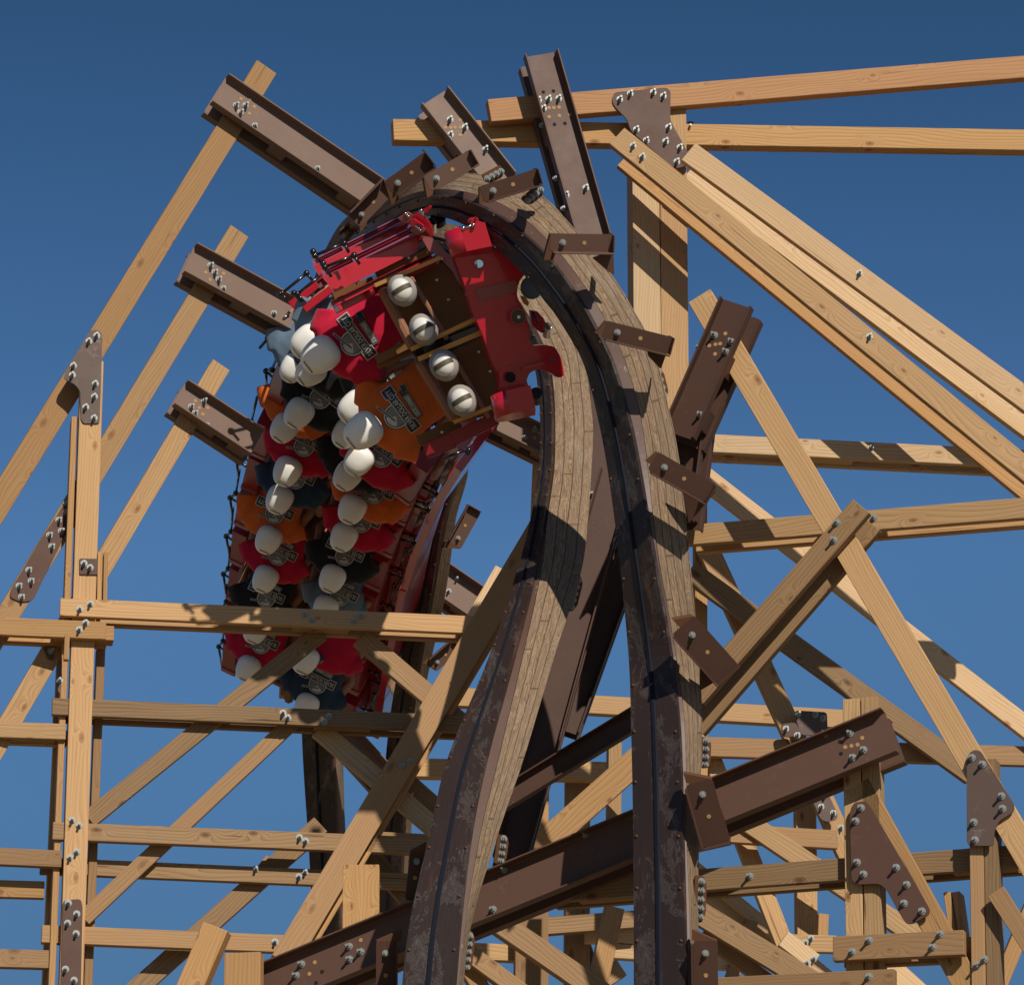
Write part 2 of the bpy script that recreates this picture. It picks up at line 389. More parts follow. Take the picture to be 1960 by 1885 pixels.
# steel channels ------------------------------------------------------
def channel_mesh(L, wd, fl, sgn=1, tw=0.009, tf=0.013, skew=0.0):
    bm = bmesh.new(); y0, y1 = (0, tw) if sgn > 0 else (-tw, 0)
    bm_box(bm, 0, L, y0, y1, -wd / 2 + tf, wd / 2 - tf)
    f0, f1 = (0, fl) if sgn > 0 else (-fl, 0)
    bm_box(bm, 0.003, L - 0.003, f0, f1, wd / 2 - tf, wd / 2, 0.003)
    bm_box(bm, 0.003, L - 0.003, f0, f1, -wd / 2, -wd / 2 + tf, 0.003)
    # fillets between web and flange
    for s in (-1, 1):
        z = s * (wd / 2 - tf); yy = (tw if sgn > 0 else -tw); k = 0.012
        vs_ = [bm.verts.new((xx, yy + dy * (1 if sgn > 0 else -1), z - s * dz)) for xx in (0.004, L - 0.004) for dy, dz in ((-0.001, k), (k, -0.001), (-0.001, -0.001))]
        bm.faces.new((vs_[0], vs_[1], vs_[4], vs_[3]))
    if skew:
        for v in bm.verts:
            if v.co.x < L * 0.5: v.co.x += v.co.z / wd * skew
    return finish(bm, 'channel')
def channel(pl, a, b, wpx, off, gap=0.13, fl=0.075, label='', bolts=(), holes=(), wholes=(), nuts=(), pair=True, m=None, skew=0.0, name='steel_channel', group=None):
    A = pl.hit(*a, off); B = pl.hit(*b, off); L = (B - A).length
    wd = wpx * (depth(A) + depth(B)) / 2 / F
    mw = frame(A, B - A, pl.n); m = m or M_ST
    if pair:
        o = empty(name, mw)
        link('front_channel', channel_mesh(L, wd, fl, 1, skew=skew), m, o, mw)
        link('rear_channel', channel_mesh(L, wd, fl, -1, skew=skew), m, o, mw @ Matrix.Translation((0.01, -gap, 0)))
        for k in (0.35, 0.75):
            bm = bmesh.new(); bm_box(bm, k * L, k * L + 0.16, -gap + 0.002, -0.002, -wd / 2 + 0.02, wd / 2 - 0.02, 0.003)
            link('spacer_plate', finish(bm), m, o, mw)
    else:
        o = link(name, channel_mesh(L, wd, fl, 1, skew=skew), m, None, mw)
    tag(o, label, 'steel beam', group)
    fasten(o, pl, bolts, off + 0.010); fasten(o, pl, nuts, off + 0.010, ME_NUT)
    fasten(o, pl, holes, off + 0.009, ME_HOLE, 'bolt_hole'); fasten(o, pl, wholes, off + 0.009, ME_HOLEW, 'bolt_hole')
    return o
def poly_mesh(P3, n, th, bev=0.0):
    bm = bmesh.new(); a = [bm.verts.new(p) for p in P3]; b = [bm.verts.new(p - n * th) for p in P3]
    k = len(a)
    bm.faces.new(a); bm.faces.new(b[::-1])
    for i in range(k): bm.faces.new((a[i], b[i], b[(i + 1) % k], a[(i + 1) % k]))
    bmesh.ops.recalc_face_normals(bm, faces=bm.faces)
    if bev:
        es = [e for e in bm.edges if any(len(f.verts) > 4 for f in e.link_faces)]
        bmesh.ops.bevel(bm, geom=es, offset=bev, segments=2, affect='EDGES')
    return finish(bm, 'plate')
def plate_part(name, pl, pts, off, th, m, parent=None, r=0, bev=0.0):
    q = rounded(pts, r) if r else [Vector(p) for p in pts]
    P = [pl.hit(p[0], p[1], off) for p in q]
    c = sum(P, Vector()) / len(P)
    mw = Matrix.Translation(c)
    return link(name, poly_mesh([p - c for p in P], pl.n, th, bev), m, parent, mw)
def gusset(pl, pts, off, label, bolts=(), m=None, r=8, th=0.014):
    o = plate_part('gusset_plate', pl, pts, off + th, th, m or M_PLT, None, r, 0.002)
    tag(o, label, 'gusset plate'); fasten(o, pl, bolts, off + th)
    return o
def Z(k, pts):
    """tile-local coordinates -> picture coordinates"""
    ox = (0, 653.9, 1306.1)[k % 3]; oy = (0, 628.7, 1256.4)[k // 3]
    return [(ox + x * 0.33367, oy + y * 0.33367) for x, y in pts]

# ---------------------------------------------------------------- ground
def ground():
    bm = bmesh.new(); s = 3000
    bmesh.ops.create_grid(bm, x_segments=8, y_segments=8, size=s)
    m = mat('dry_earth_and_grass', (0.2, 0.16, 0.09), 0.95); g = NB(m)
    tc = g.n('ShaderNodeTexCoord'); n = g.noise(tc.outputs['Object'], 0.15, 8, 0.7); n2 = g.noise(tc.outputs['Object'], 3, 6, 0.7)
    c = g.mix(n, (0.26, 0.175, 0.10), (0.12, 0.11, 0.05)); c = g.mix(g.math('MULTIPLY', n2, 0.5), c, (0.28, 0.21, 0.14))
    g.l(c, g.b.inputs['Base Color']); g.bump(n2, 0.5, 0.05)
    tag(link('ground', finish(bm), m), kind='structure')
ground()

L = Plane(160, 30.05, 10)
LW = Plane(160, 30.3, 24)
T = Plane(1150, 29.9, 10)
R1 = Plane(1650, 27.5, -19)
R2 = Plane(1600, 30.2, 10)
R3 = Plane(1500, 32.0, 10)
R4 = Plane(1500, 34.0, 10)
BK = Plane(900, 41.5, 10)
BM = Plane(900, 34.0, 6)

# ================================================================ left bent
GD = 'long diagonal planks rising at the upper left'
beam(LW, (511, 128), (-60, 1058), 47, 0, .045, 'g', 'longest golden diagonal plank, rising from the left edge through the uppermost left steel channel', name='diagonal_plank', cat='plank')
beam(LW, (459, 442), (-60, 1302), 43, 0, .045, 'p', 'pine diagonal plank with a split knot, sandwiched by the middle left steel channel', name='diagonal_plank', cat='plank')
beam(LW, (424, 698), (-60, 1517), 40, 0, .045, 'p', 'pinkish diagonal plank held by the lowest of the three left steel channels', name='diagonal_plank', cat='plank')
beam(L, (177, 690), (134, 1960), 44, 0, .16, 'p', 'tall bright pine post of the left tower, carrying the weathered gusset plate at its top', Z(6, [(414, 938), (454, 968), (440, 1120), (401, 1153)]), name='timber_post', cat='post')
beam(L, (194, 1236), (166, 1960), 16, -.2, .18, 'd', 'dark shaded side post standing right behind the tall left post', name='timber_post', cat='post')
beam(L, (143, 797), (96, 1960), 12, -.06, .18, 'g', 'thin shaded board edge running down left of the tall bright left post', name='edge_board', cat='board')
beam(L, (121, 1225), (88, 1960), 20, -.35, .14, 'g', 'slim post far behind the left tower, seen left of its main post', name='timber_post', cat='post')
beam(L, (192, 1056), (190, 1150), 9, .02, .13, 'g', 'short upright board standing on the uppermost left crossbeam, nearer the post', name='stub_board', cat='board')
beam(L, (203, 1056), (201, 1150), 8, .02, .13, 'g', 'short upright board standing on the uppermost left crossbeam, further from the post', name='stub_board', cat='board')
beam(L, (129, 1214), (127, 1262), 10, .16, .06, 'g', 'small board end hanging under the crossbeam that reaches the left edge', name='stub_board', cat='board')
HG = 'horizontal doubled crossbeams of the left tower'
beam(L, (115, 1161), (922, 1196), 35, .075, .06, 'p', 'long doubled crossbeam passing in front of the lower train riders', Z(3, [(518, 1580), (458, 1610)]) + [(583, 1176), (597, 1187), (690.5, 1179), (676, 1189)], .16, (.62,), name='crossbeam', group=HG)
beam(L, (-60, 1195), (203, 1206.5), 35, .075, .06, 'g', 'doubled crossbeam entering from the left edge just below the uppermost crossbeam', Z(3, [(492, 1688), (455, 1727)]), .16, (.85,), name='crossbeam', group=HG)
beam(L, (100, 1351), (895, 1385), 33, -.02, .06, 'd', 'second long doubled crossbeam, under the lowest riders, with two pairs of bolts', [(541.7, 1364.5), (551, 1373.5), (629, 1371), (621, 1381.6)], .13, (.7,), name='crossbeam', group=HG)
beam(L, (-60, 1393), (126, 1400), 31, -.02, .06, 'p', 'crossbeam from the left edge with a long hairline crack, ending at the left post', (), .12, (.6,), name='crossbeam', group=HG)
beam(L, (101, 1589), (838, 1619), 34, -.03, .07, 'd', 'third long crossbeam, well below the train, with two bolts toward its right', Z(6, [(1718, 1037), (1753, 1058)]), name='crossbeam', group=HG)
beam(L, (-60, 1635), (118, 1643), 33, -.02, .07, 'd', 'crossbeam from the left edge, level with the two lower bolts on the post', name='crossbeam', group=HG)
beam(L, (77, 1655), (830, 1688), 31, -.22, .07, 'd', 'shaded crossbeam set back just below the sun-patched crossbeam', Z(6, [(1467, 1217), (1750, 1235), (1715, 1262)]), name='crossbeam', group=HG)
beam(L, (-60, 1698), (85, 1702), 33, -.2, .07, 'g', 'sunny crossbeam from the left edge shaded only at its right end', name='crossbeam', group=HG)
beam(L, (80, 1786), (562, 1806), 34, -.08, .08, 'd', 'lowest long crossbeam on the left, with two bolts at its sunlit right end', Z(6, [(1577, 1635), (1612, 1658)]), name='crossbeam', group=HG)  # brown tone chosen to put shade into this timber's colour
beam(L, (-60, 1831), (94, 1835), 35, -.08, .08, 'd', 'lowest crossbeam reaching the left edge of the tower', name='crossbeam', group=HG)  # shade put into the colour here too
beam(L, (170, 1567), (615, 1208), 35, -.12, .06, 'd', 'upper left brace slanting up from the left post to the uppermost crossbeam', name='brace', cat='brace')
beam(L, (160, 1757), (570, 1371), 30, -.14, .07, 'd', 'second brace slanting up from the left post to the crossbeam under the riders', name='brace', cat='brace')
beam(L, (235, 1915), (614, 1577), 38, -.3, .09, 'd', 'widest dark brace slanting up from the bottom edge to the sun-patched crossbeam', name='brace', cat='brace')
beam(L, (470, 1708), (522, 1645), 30, -.32, .05, 'd', 'small brace end poking up behind the shaded set-back crossbeam', name='brace', cat='brace')
beam(L, (690, 1218), (915, 1410), 40, -.1, .06, 'd', 'brace slanting down to the right from the crossbeam before the riders', name='brace', cat='brace')
beam(L, (610, 1393), (850, 1598), 38, -.2, .06, 'b', 'brightly sunlit brace slanting down right from the second long crossbeam', name='brace', cat='brace')
beam(L, (742, 1463), (872, 1578), 38, -.32, .06, 'd', 'shaded brace just right of the brightly sunlit brace', name='brace', cat='brace')
beam(L, (708, 1632), (800, 1742), 36, -.35, .06, 'd', 'short shaded brace behind the squared post top beside the left rail', name='brace', cat='brace')
beam(L, (1050, 985), (543, 1840), 50, .08, .09, 'd', 'long leaning timber crossing in front of the crossbeam ends, left of the rails', Z(7, [(347, 628), (393, 602)]), name='leaning_post', cat='post')
beam(L, (1058, 1000), (556, 1846), 46, -.03, .12, 'g', 'second timber doubled behind the long leaning timber left of the rails', name='leaning_post', cat='post')
PBK = Plane(560, 28.6, -8)
beam(PBK, (412, 1772), (350, 1918), 52, 0, .14, 'g', 'slanted sawn post end with a big knot at the bottom left', name='timber_post', cat='post')
beam(PBK, (464, 1822), (462, 1960), 71, .02, .12, 'g', 'squat vertical post end beside the perforated steel ledger', name='timber_post', cat='post')
beam(Plane(690, 29.6, 0), (691, 1654), (689, 1960), 70, 0, .14, 'g', 'squared golden post top standing behind the steel ledger left of the rails', name='timber_post', cat='post')
gusset(L, Z(3, [(515, 12), (560, 5), (588, 35), (583, 180), (572, 545), (478, 545), (463, 520), (460, 360), (430, 322), (366, 288), (372, 255)]), .0, 'weathered flag-shaped gusset plate atop the tall left post', Z(3, [(555, 42), (510, 75), (422, 215), (415, 268), (547, 318), (542, 392), (492, 452), (540, 515)]), M_PLTW, 6)
gusset(LW, Z(3, [(335, 1060), (378, 985), (396, 1060), (392, 1140), (190, 1560), (120, 1570), (55, 1540), (62, 1500), (240, 1200)]), .0, 'long brown splice plate with ten bolts on the diagonal plank at the far left', Z(3, [(380, 1002), (380, 1052), (335, 1100), (350, 1163), (282, 1187), (295, 1252), (163, 1387), (177, 1450), (107, 1478), (122, 1542)]), M_PLT, 6)
gusset(L, Z(6, [(362, 1396), (465, 1388), (474, 1440), (462, 2010), (345, 2010)]), .0, 'dark splice plate on the foot of the tall left post', Z(6, [(392, 1413), (440, 1475), (388, 1528), (437, 1588), (376, 1792), (425, 1855)]), M_PLT, 7)
gusset(L, Z(3, [(456, 1318), (560, 1320), (560, 1412), (456, 1410)]), .0, 'small square plate with two bolts above the uppermost left crossbeam', Z(3, [(482, 1348), (517, 1372)]), M_PLT, 2)
gusset(LW, [(82, 1238), (104, 1238), (104, 1262), (94, 1262)], .0, 'corner of a brown plate showing just under the left crossbeam', [(97, 1246)], M_PLTW, 4)
gusset(L, Z(6, [(330, 40), (352, 20), (356, 120), (345, 215), (332, 200)]), -.03, 'narrow brown plate wedged beside the tall left post below the crossbeam', [(114.5, 1302)], M_PLTW, 3)

# ================================================================ left steel channels
CG = 'steel channels holding the three left diagonal planks'
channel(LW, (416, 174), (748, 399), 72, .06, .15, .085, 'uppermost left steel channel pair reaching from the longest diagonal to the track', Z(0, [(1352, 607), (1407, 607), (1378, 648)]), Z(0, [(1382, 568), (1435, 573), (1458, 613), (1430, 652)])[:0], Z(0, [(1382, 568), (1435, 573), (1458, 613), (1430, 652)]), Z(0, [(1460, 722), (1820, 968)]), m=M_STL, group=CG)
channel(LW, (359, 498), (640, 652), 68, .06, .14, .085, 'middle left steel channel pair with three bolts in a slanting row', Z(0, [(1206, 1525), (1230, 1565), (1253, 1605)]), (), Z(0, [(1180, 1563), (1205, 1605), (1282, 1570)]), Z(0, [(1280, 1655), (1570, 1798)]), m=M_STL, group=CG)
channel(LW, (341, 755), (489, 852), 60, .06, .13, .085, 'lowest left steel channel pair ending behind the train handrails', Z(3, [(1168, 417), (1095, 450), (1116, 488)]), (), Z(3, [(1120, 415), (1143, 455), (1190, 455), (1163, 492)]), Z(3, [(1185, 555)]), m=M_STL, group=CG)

# ================================================================ top
beam(T, (753, 248), (2030, 269), 43.5, 0, .12, 'g', 'golden horizontal beam behind the two upper steel channels, reaching the right edge', name='timber_beam')
beam(T, (937, 211.5), (2030, 122), 46, .14, .10, 'r', 'reddish beam at the top sloping gently up to the right edge', name='timber_beam')
beam(T, (1235, 222), (1243, 1010), 53, .07, .22, 'b', 'left half of the thick bright double post right of the track arch', name='timber_post', cat='post')
beam(T, (1288, 208), (1295, 1010), 53, .07, .22, 'p', 'right half of the thick bright double post right of the track arch', name='timber_post', cat='post')
gusset(T, Z(1, [(1550, 580), (1562, 530), (1865, 503), (1888, 525), (1885, 690), (2008, 915), (1990, 945), (1925, 968), (1890, 955), (1655, 750), (1640, 690), (1565, 612)]), .14, 'large brown boot-shaped gusset plate at the top joint', Z(1, [(1595, 572), (1655, 540), (1787, 532), (1845, 553), (1690, 745), (1747, 808), (1875, 732), (1858, 813), (1940, 848), (1922, 930)]), M_PLT, 9)
gusset(T, Z(2, [(25, 700), (60, 695), (72, 720), (72, 760), (30, 800)]), -.04, 'rounded corner of a brown plate right of the bright double post', Z(2, [(38, 735)]), M_PLT, 5)
T2 = Plane(1300, 29.5, 6)
beam(T2, (1318, 290), (2030, 811), 46, -.05, .06, 'b', 'brightest long roof brace slanting down to the right edge, with one bolt', Z(2, [(1015, 1570)]), name='long_brace', cat='brace')
beam(T2, (1316, 331), (2030, 866), 38, -.42, .07, 'b', 'plank doubled behind and just below the brightest long brace', name='long_brace', cat='brace')
beam(T2, (1181, 260), (2030, 951), 46, .16, .06, 'p', 'long brace starting at the boot-shaped plate and slanting down right', Z(1, [(1672, 840), (1725, 902)]) + Z(5, [(1073, 48)]), name='long_brace', cat='brace')
beam(T2, (1193, 305), (2030, 993), 36, -.14, .06, 'g', 'lower plank doubled behind the brace that starts at the boot-shaped plate', name='long_brace', cat='brace')
fasten(bpy.data.objects['timber_post'], T, [], 0)
channel(T, (829, 189), (960, 355), 66, .06, .15, .09, 'short steel channel pair over the arch crown, in front of the golden beam', Z(1, [(622, 688), (708, 732), (624, 775), (826, 858)]), (), Z(1, [(680, 690), (595, 733), (625, 733), (650, 733), (680, 733), (680, 776)]), Z(1, [(615, 800)]), m=M_STL)
channel(T, (1033, 106), (1136, 470), 68, .28, .15, .09, 'tall steel channel pair in front of the two top timber beams', Z(1, [(1130, 577), (1187, 570), (1245, 567), (1158, 625), (1400, 1080), (1288, 1120)]), Z(1, [(1157, 530), (1215, 524), (1221, 715), (1281, 709)]), Z(1, [(1190, 620), (1217, 620), (1247, 617), (1190, 672), (1249, 665), (1308, 660)]), Z(1, [(1148, 722), (1228, 1025), (1273, 1198)]))

# ================================================================ right side
beam(R1, (1338, 566), (2010, 1712), 51, .02, .075, 'p', 'long steep plank running from the right steel channel down to the right edge', name='steep_plank', cat='plank')
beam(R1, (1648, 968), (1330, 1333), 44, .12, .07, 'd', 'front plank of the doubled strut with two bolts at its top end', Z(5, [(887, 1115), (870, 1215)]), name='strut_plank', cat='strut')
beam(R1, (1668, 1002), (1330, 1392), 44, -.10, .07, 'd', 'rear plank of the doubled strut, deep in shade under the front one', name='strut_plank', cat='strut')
for k in (0.25, 0.8): pass
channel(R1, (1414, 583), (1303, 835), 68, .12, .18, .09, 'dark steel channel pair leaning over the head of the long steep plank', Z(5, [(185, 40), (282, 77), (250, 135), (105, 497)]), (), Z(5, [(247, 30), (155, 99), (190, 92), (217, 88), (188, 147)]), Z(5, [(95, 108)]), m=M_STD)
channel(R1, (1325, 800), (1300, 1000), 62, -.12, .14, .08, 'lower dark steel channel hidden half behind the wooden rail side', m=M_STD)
channel(R1, (1708, 1401), (470, 1908), 92, .12, .18, .10, 'longest steel ledger channel pair crossing behind both rails to the lower left', Z(8, [(962, 440), (1040, 535), (978, 580), (820, 443)]) + Z(6, [(1732, 1763), (1700, 1827)]) + Z(7, [(45, 1662), (112, 1692), (48, 1735), (870, 1450), (933, 1220), (1395, 1018)]), Z(8, [(905, 487), (910, 556)]) + Z(6, [(1848, 1805), (1813, 1870)]), Z(8, [(1032, 466), (970, 512), (935, 519), (1005, 505)]) + Z(6, [(1806, 1752), (1775, 1818)]) + Z(7, [(110, 1625)]), name='steel_ledger', m=M_ST)
beam(R2, (1345, 847), (2030, 881), 36, 0, .06, 'b', 'bright doubled horizontal beam behind the steep plank, with one bolt', Z(5, [(1083, 683)]), .13, (.35,), name='horizontal_beam')
RH = Plane(1650, 28.0, -19)
beam(RH, (1312, 1024), (2030, 966), 41, -.02, .06, 'p', 'doubled horizontal beam rising slightly to the right, crossing behind the strut top', Z(5, [(1100, 1088)]), .14, (.45,), name='horizontal_beam')
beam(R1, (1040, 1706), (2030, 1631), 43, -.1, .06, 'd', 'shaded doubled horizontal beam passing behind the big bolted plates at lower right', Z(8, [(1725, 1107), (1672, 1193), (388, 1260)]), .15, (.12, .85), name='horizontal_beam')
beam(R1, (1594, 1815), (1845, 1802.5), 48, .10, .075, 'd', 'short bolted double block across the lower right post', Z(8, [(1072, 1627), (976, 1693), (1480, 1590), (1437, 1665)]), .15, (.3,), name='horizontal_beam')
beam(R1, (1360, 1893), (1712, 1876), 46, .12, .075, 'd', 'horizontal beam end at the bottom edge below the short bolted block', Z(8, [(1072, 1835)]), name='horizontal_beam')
beam(R3, (1335, 901), (2030, 1441), 42, 0, .06, 'b', 'bright brace seen behind the strut, slanting down right across blue sky', name='rear_brace', cat='brace')
beam(R3, (1320, 1091), (1862, 1481), 43, .06, .06, 'd', 'brown brace from the wooden rail side down to the weathered three-bolt plate', name='rear_brace', cat='brace')
beam(R3, (1350, 1035), (1656, 1702), 42, -.1, .07, 'p', 'steep plank behind the steel ledger, with small plates above and below it', Z(8, [(908, 982), (877, 1023)]), name='steep_plank', cat='plank')
beam(R3, (1352, 1420), (1512, 1830), 35, -.25, .07, 'p', 'steep plank set further back, crossing under the steel ledger', name='steep_plank', cat='plank')
beam(R3, (1395, 1548), (1770, 1800), 40, .04, .06, 'p', 'brace slanting down right behind the post with two seams', name='rear_brace', cat='brace')
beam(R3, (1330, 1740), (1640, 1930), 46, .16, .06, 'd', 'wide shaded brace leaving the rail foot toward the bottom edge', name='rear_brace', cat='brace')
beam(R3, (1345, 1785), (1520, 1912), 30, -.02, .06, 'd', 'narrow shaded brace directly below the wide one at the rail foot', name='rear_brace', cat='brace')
beam(R4, (1325, 1655), (1600, 1880), 26, 0, .05, 'b', 'thin pale brace, upper of two close together behind the right rail foot', name='rear_brace', cat='brace')
beam(R4, (1325, 1690), (1600, 1915), 26, -.1, .05, 'b', 'thin pale brace, lower of two close together behind the right rail foot', name='rear_brace', cat='brace')
beam(R1, (1629, 1337), (1637, 1960), 34, -.02, .15, 'p', 'left half of the lower right post whose top shows above the ledger end', name='timber_post', cat='post')
beam(R1, (1664, 1334), (1673, 1960), 34, -.02, .15, 'p', 'right half of the lower right post whose top shows above the ledger end', name='timber_post', cat='post')
beam(R1, (1866, 1440), (1874, 1960), 27, -.0, .14, 'd', 'left half of the rightmost lower post under the weathered plate', name='timber_post', cat='post')
beam(R1, (1893, 1452), (1903, 1960), 27, -.01, .14, 'd', 'right half of the rightmost lower post under the weathered plate', name='timber_post', cat='post')
fasten(bpy.data.objects['timber_post'], R1, Z(8, [(1735, 1735), (1690, 1770)]), .0)
beam(R1, (1640, 1500), (1872, 1925), 52, -.02, .07, 'g', 'sloping plank leaving the lower right post under the large brown plate', name='sloping_plank', cat='plank')
beam(R3, (1342, 870), (1343, 1520), 24, -.2, .10, 'g', 'slim shaded post right of the wooden rail side', name='timber_post', cat='post')
beam(R3, (1543, 1515), (1546, 1800), 40, -.35, .1, 'p', 'bright post standing behind the small two-bolt plate', name='timber_post', cat='post')
beam(R3, (1577, 1748), (1575, 1800), 20, -.05, .12, 'g', 'small golden board end right of the two lower nuts', name='stub_board', cat='board')
beam(R1, (1812, 1706), (1836, 1870), 14, -.2, .14, 'g', 'left of two upright board ends before the rightmost post', name='stub_board', cat='board')
beam(R1, (1829, 1706), (1852, 1870), 16, -.2, .14, 'p', 'right of two upright board ends before the rightmost post', name='stub_board', cat='board')
beam(R1, (1905, 1705), (2010, 1868), 36, .08, .06, 'd', 'thick board slanting away from the rightmost post at the right edge', name='sloping_plank', cat='plank')
beam(R3, (1905, 1905), (1995, 1690), 30, .0, .07, 'g', 'rising brace in the bottom right corner behind the rightmost post', name='rear_brace', cat='brace')
beam(R3, (1345, 1428), (2030, 1448), 38, -.1, .07, 'd', 'rear horizontal beam passing behind the ledger end to the right edge', name='horizontal_beam')
beam(R3, (1340, 1590), (1604, 1606), 36, .0, .07, 'd', 'rear horizontal beam below the ledger, half in shade', name='horizontal_beam')
beam(R3, (1515, 1803), (1602, 1806), 33, .08, .07, 'p', 'short rear horizontal with two nuts left of the lower right post', Z(8, [(737, 1616), (705, 1640)]), name='horizontal_beam')
beam(R3, (1560, 1840), (1500, 1795), 34, .12, .06, 'b', 'short bright plank end with two small nuts near the bottom', Z(8, [(752, 1733), (713, 1757)]), name='stub_board', cat='board')
beam(R4, (1340, 1838), (1420, 1842), 30, 0, .06, 'b', 'pale horizontal board low behind the right rail foot', name='horizontal_beam')
beam(R4, (1395, 1890), (1440, 1760), 26, 0.05, .06, 'p', 'small rising brace low behind the right rail foot', name='rear_brace', cat='brace')
beam(R4, (1690, 1840), (1790, 1930), 48, 0.05, .06, 'b', 'bright plank corner at the bottom edge right of the beam end', name='stub_board', cat='board')
gusset(R1, Z(8, [(960, 880), (985, 835), (1052, 828), (1080, 862), (1418, 1445), (1415, 1478), (1320, 1532), (1285, 1530), (1262, 1500), (1170, 1335), (1130, 1302), (1000, 1307), (968, 1280)]), .02, 'largest brown gusset plate with eight bolts at the lower right', Z(8, [(1026, 868), (995, 943), (1003, 1180), (1040, 1248), (1228, 1210), (1288, 1308), (1272, 1415), (1375, 1460)]), M_PLT, 9)
gusset(R1, Z(8, [(1630, 590), (1645, 550), (1680, 532), (1712, 542), (1905, 850), (1900, 890), (1815, 942), (1788, 1000), (1785, 1085), (1645, 1085), (1632, 1060)]), .04, 'weathered scratched gusset plate joining the steep plank to the rightmost post', Z(8, [(1662, 580), (1722, 618), (1832, 800), (1838, 872), (1673, 950), (1680, 1052)]), M_PLTW, 8)
gusset(R3, Z(8, [(640, 320), (660, 308), (830, 318), (835, 450), (680, 450)]), .02, 'pale sunlit plate with three nuts above the ledger end', Z(8, [(663, 328), (762, 334), (806, 356)]), M_PLTW, 7)
gusset(R3, Z(8, [(565, 400), (580, 385), (650, 375), (690, 455), (580, 462)]), .03, 'dark plate with two nuts beside the pale sunlit plate', Z(8, [(593, 415), (658, 452)]), M_PLT, 7)
gusset(R3, Z(8, [(735, 800), (830, 770), (892, 905), (885, 935), (830, 948), (795, 935)]), .0, 'small rounded plate with three nuts just below the steel ledger', Z(8, [(815, 797), (795, 862), (865, 898)]), M_PLTW, 8)

# ================================================================ middle and far
beam(BK, (537, 1313), (1700, 1380), 36, 0, .12, 'p', 'farthest long horizontal beam, its left end beside the lowest rider', name='far_beam')
beam(BM, (745, 1467), (1215, 1476), 36, 0, .12, 'p', 'far horizontal beam showing between leaning timber and rails', name='far_beam')
beam(BM, (700, 1606), (850, 1613), 33, -.1, .1, 'd', 'shaded far beam end left of the left rail foot', name='far_beam')
beam(BM, (1030, 1772), (1225, 1757), 33, .1, .1, 'd', 'far beam with dark cast shadows between the rail feet', name='far_beam')
beam(BM, (880, 1818), (992, 1823), 32, .1, .1, 'p', 'short far beam end just right of the left rail foot', name='far_beam')
beam(BM, (1120, 1788), (1225, 1792), 28, -.1, .1, 'b', 'bright far beam left of the right rail foot, upper one', name='far_beam')
beam(BM, (1165, 1818), (1225, 1822), 28, -.1, .1, 'b', 'bright far beam left of the right rail foot, lower one', name='far_beam')
beam(BM, (1030, 1480), (1020, 1960), 44, -.2, .14, 'g', 'far golden post with two drilled holes between the rails', name='timber_post', cat='post')
beam(BM, (1018, 1730), (1018, 1960), 64, .25, .14, 'd', 'wide dark post rising from the bottom edge between the rails', name='timber_post', cat='post')
beam(BM, (1107, 1482), (1105, 1960), 47, -.25, .14, 'p', 'far pale post standing right of the golden drilled post', name='timber_post', cat='post')
beam(R3, (1050, 1606), (1235, 1440), 50, .2, .12, 'g', 'golden strut rising behind the right rail above the ledger', name='brace', cat='brace')
beam(R3, (953, 1762), (1230, 1952), 44, .35, .1, 'd', 'brown brace falling right from below the ledger between the rails', name='brace', cat='brace')
beam(R3, (1178, 1735), (1146, 1880), 37, .3, .1, 'g', 'short steep brace left of the right rail foot with a jagged shadow', name='brace', cat='brace')
beam(R3, (870, 1640), (985, 1560), 34, .0, .1, 'd', 'shaded brace tucked behind the broad steel channel left of its foot', name='brace', cat='brace')
beam(R3, (1190, 1850), (1040, 1945), 36, .1, .1, 'p', 'low brace crossing between the rail feet at the bottom edge', name='brace', cat='brace')
beam(R3, (895, 1820), (1010, 1905), 34, .2, .1, 'd', 'low brace leaving the left rail foot toward the bottom edge', name='brace', cat='brace')
beam(R3, (845, 1760), (930, 1905), 34, .1, .1, 'g', 'steep brace hidden mostly behind the left rail foot', name='brace', cat='brace')
beam(Plane(1035, 32.2, 5), (1043, 850), (1036, 1020), 40, 0, .12, 'b', 'thin sunlit post edge showing left of the inner rail', name='timber_post', cat='post')
beam(BM, (955, 1085), (900, 1180), 14, -.2, .1, 'b', 'small pale post tip seen left of the leaning timber top', name='stub_board', cat='board')
beam(R3, (1178, 1420), (1176, 1640), 26, -.4, .1, 'p', 'slim far post just left of the right rail', name='timber_post', cat='post')
PC = Plane(1080, 29.2, 0)
channel(PC, (1180, 905), (975, 1650), 66, .0, .2, .08, 'broad dark steel channel rising steeply between the two rails', m=M_STD)
channel(PC, (1206, 1060), (1084, 1400), 50, -.3, .1, .08, 'narrower steel channel behind the broad one between the rails', m=M_STD)
channel(Plane(1150, 30.2, 0), (1165, 690), (1148, 1070), 74, .0, .2, .08, 'upright steel channel between the curved rail sides', (), (), (), Z(4, [(1440, 950), (1425, 1030)]), m=M_STD)
channel(Plane(1100, 28.2, -10), (1230, 1370), (950, 1541), 44, .0, .12, .08, 'slanting steel brace bridging the two rails above the ledger', m=M_STD, pair=False)
channel(Plane(890, 39.6, 5), (835, 1105), (960, 1190), 66, .0, .2, .12, 'far steel channel behind the rear rail, right of the lower train', Z(4, [(662, 1437), (615, 1507)]), m=M_STL)
channel(Plane(980, 32.0, 5), (925, 792), (1060, 858), 54, .0, .16, .1, 'light steel channel showing between red chassis and inner rail', Z(4, [(1107, 580)]), (), Z(4, [(1108, 628), (1130, 600)]), Z(4, [(1050, 625)]), m=M_STL)
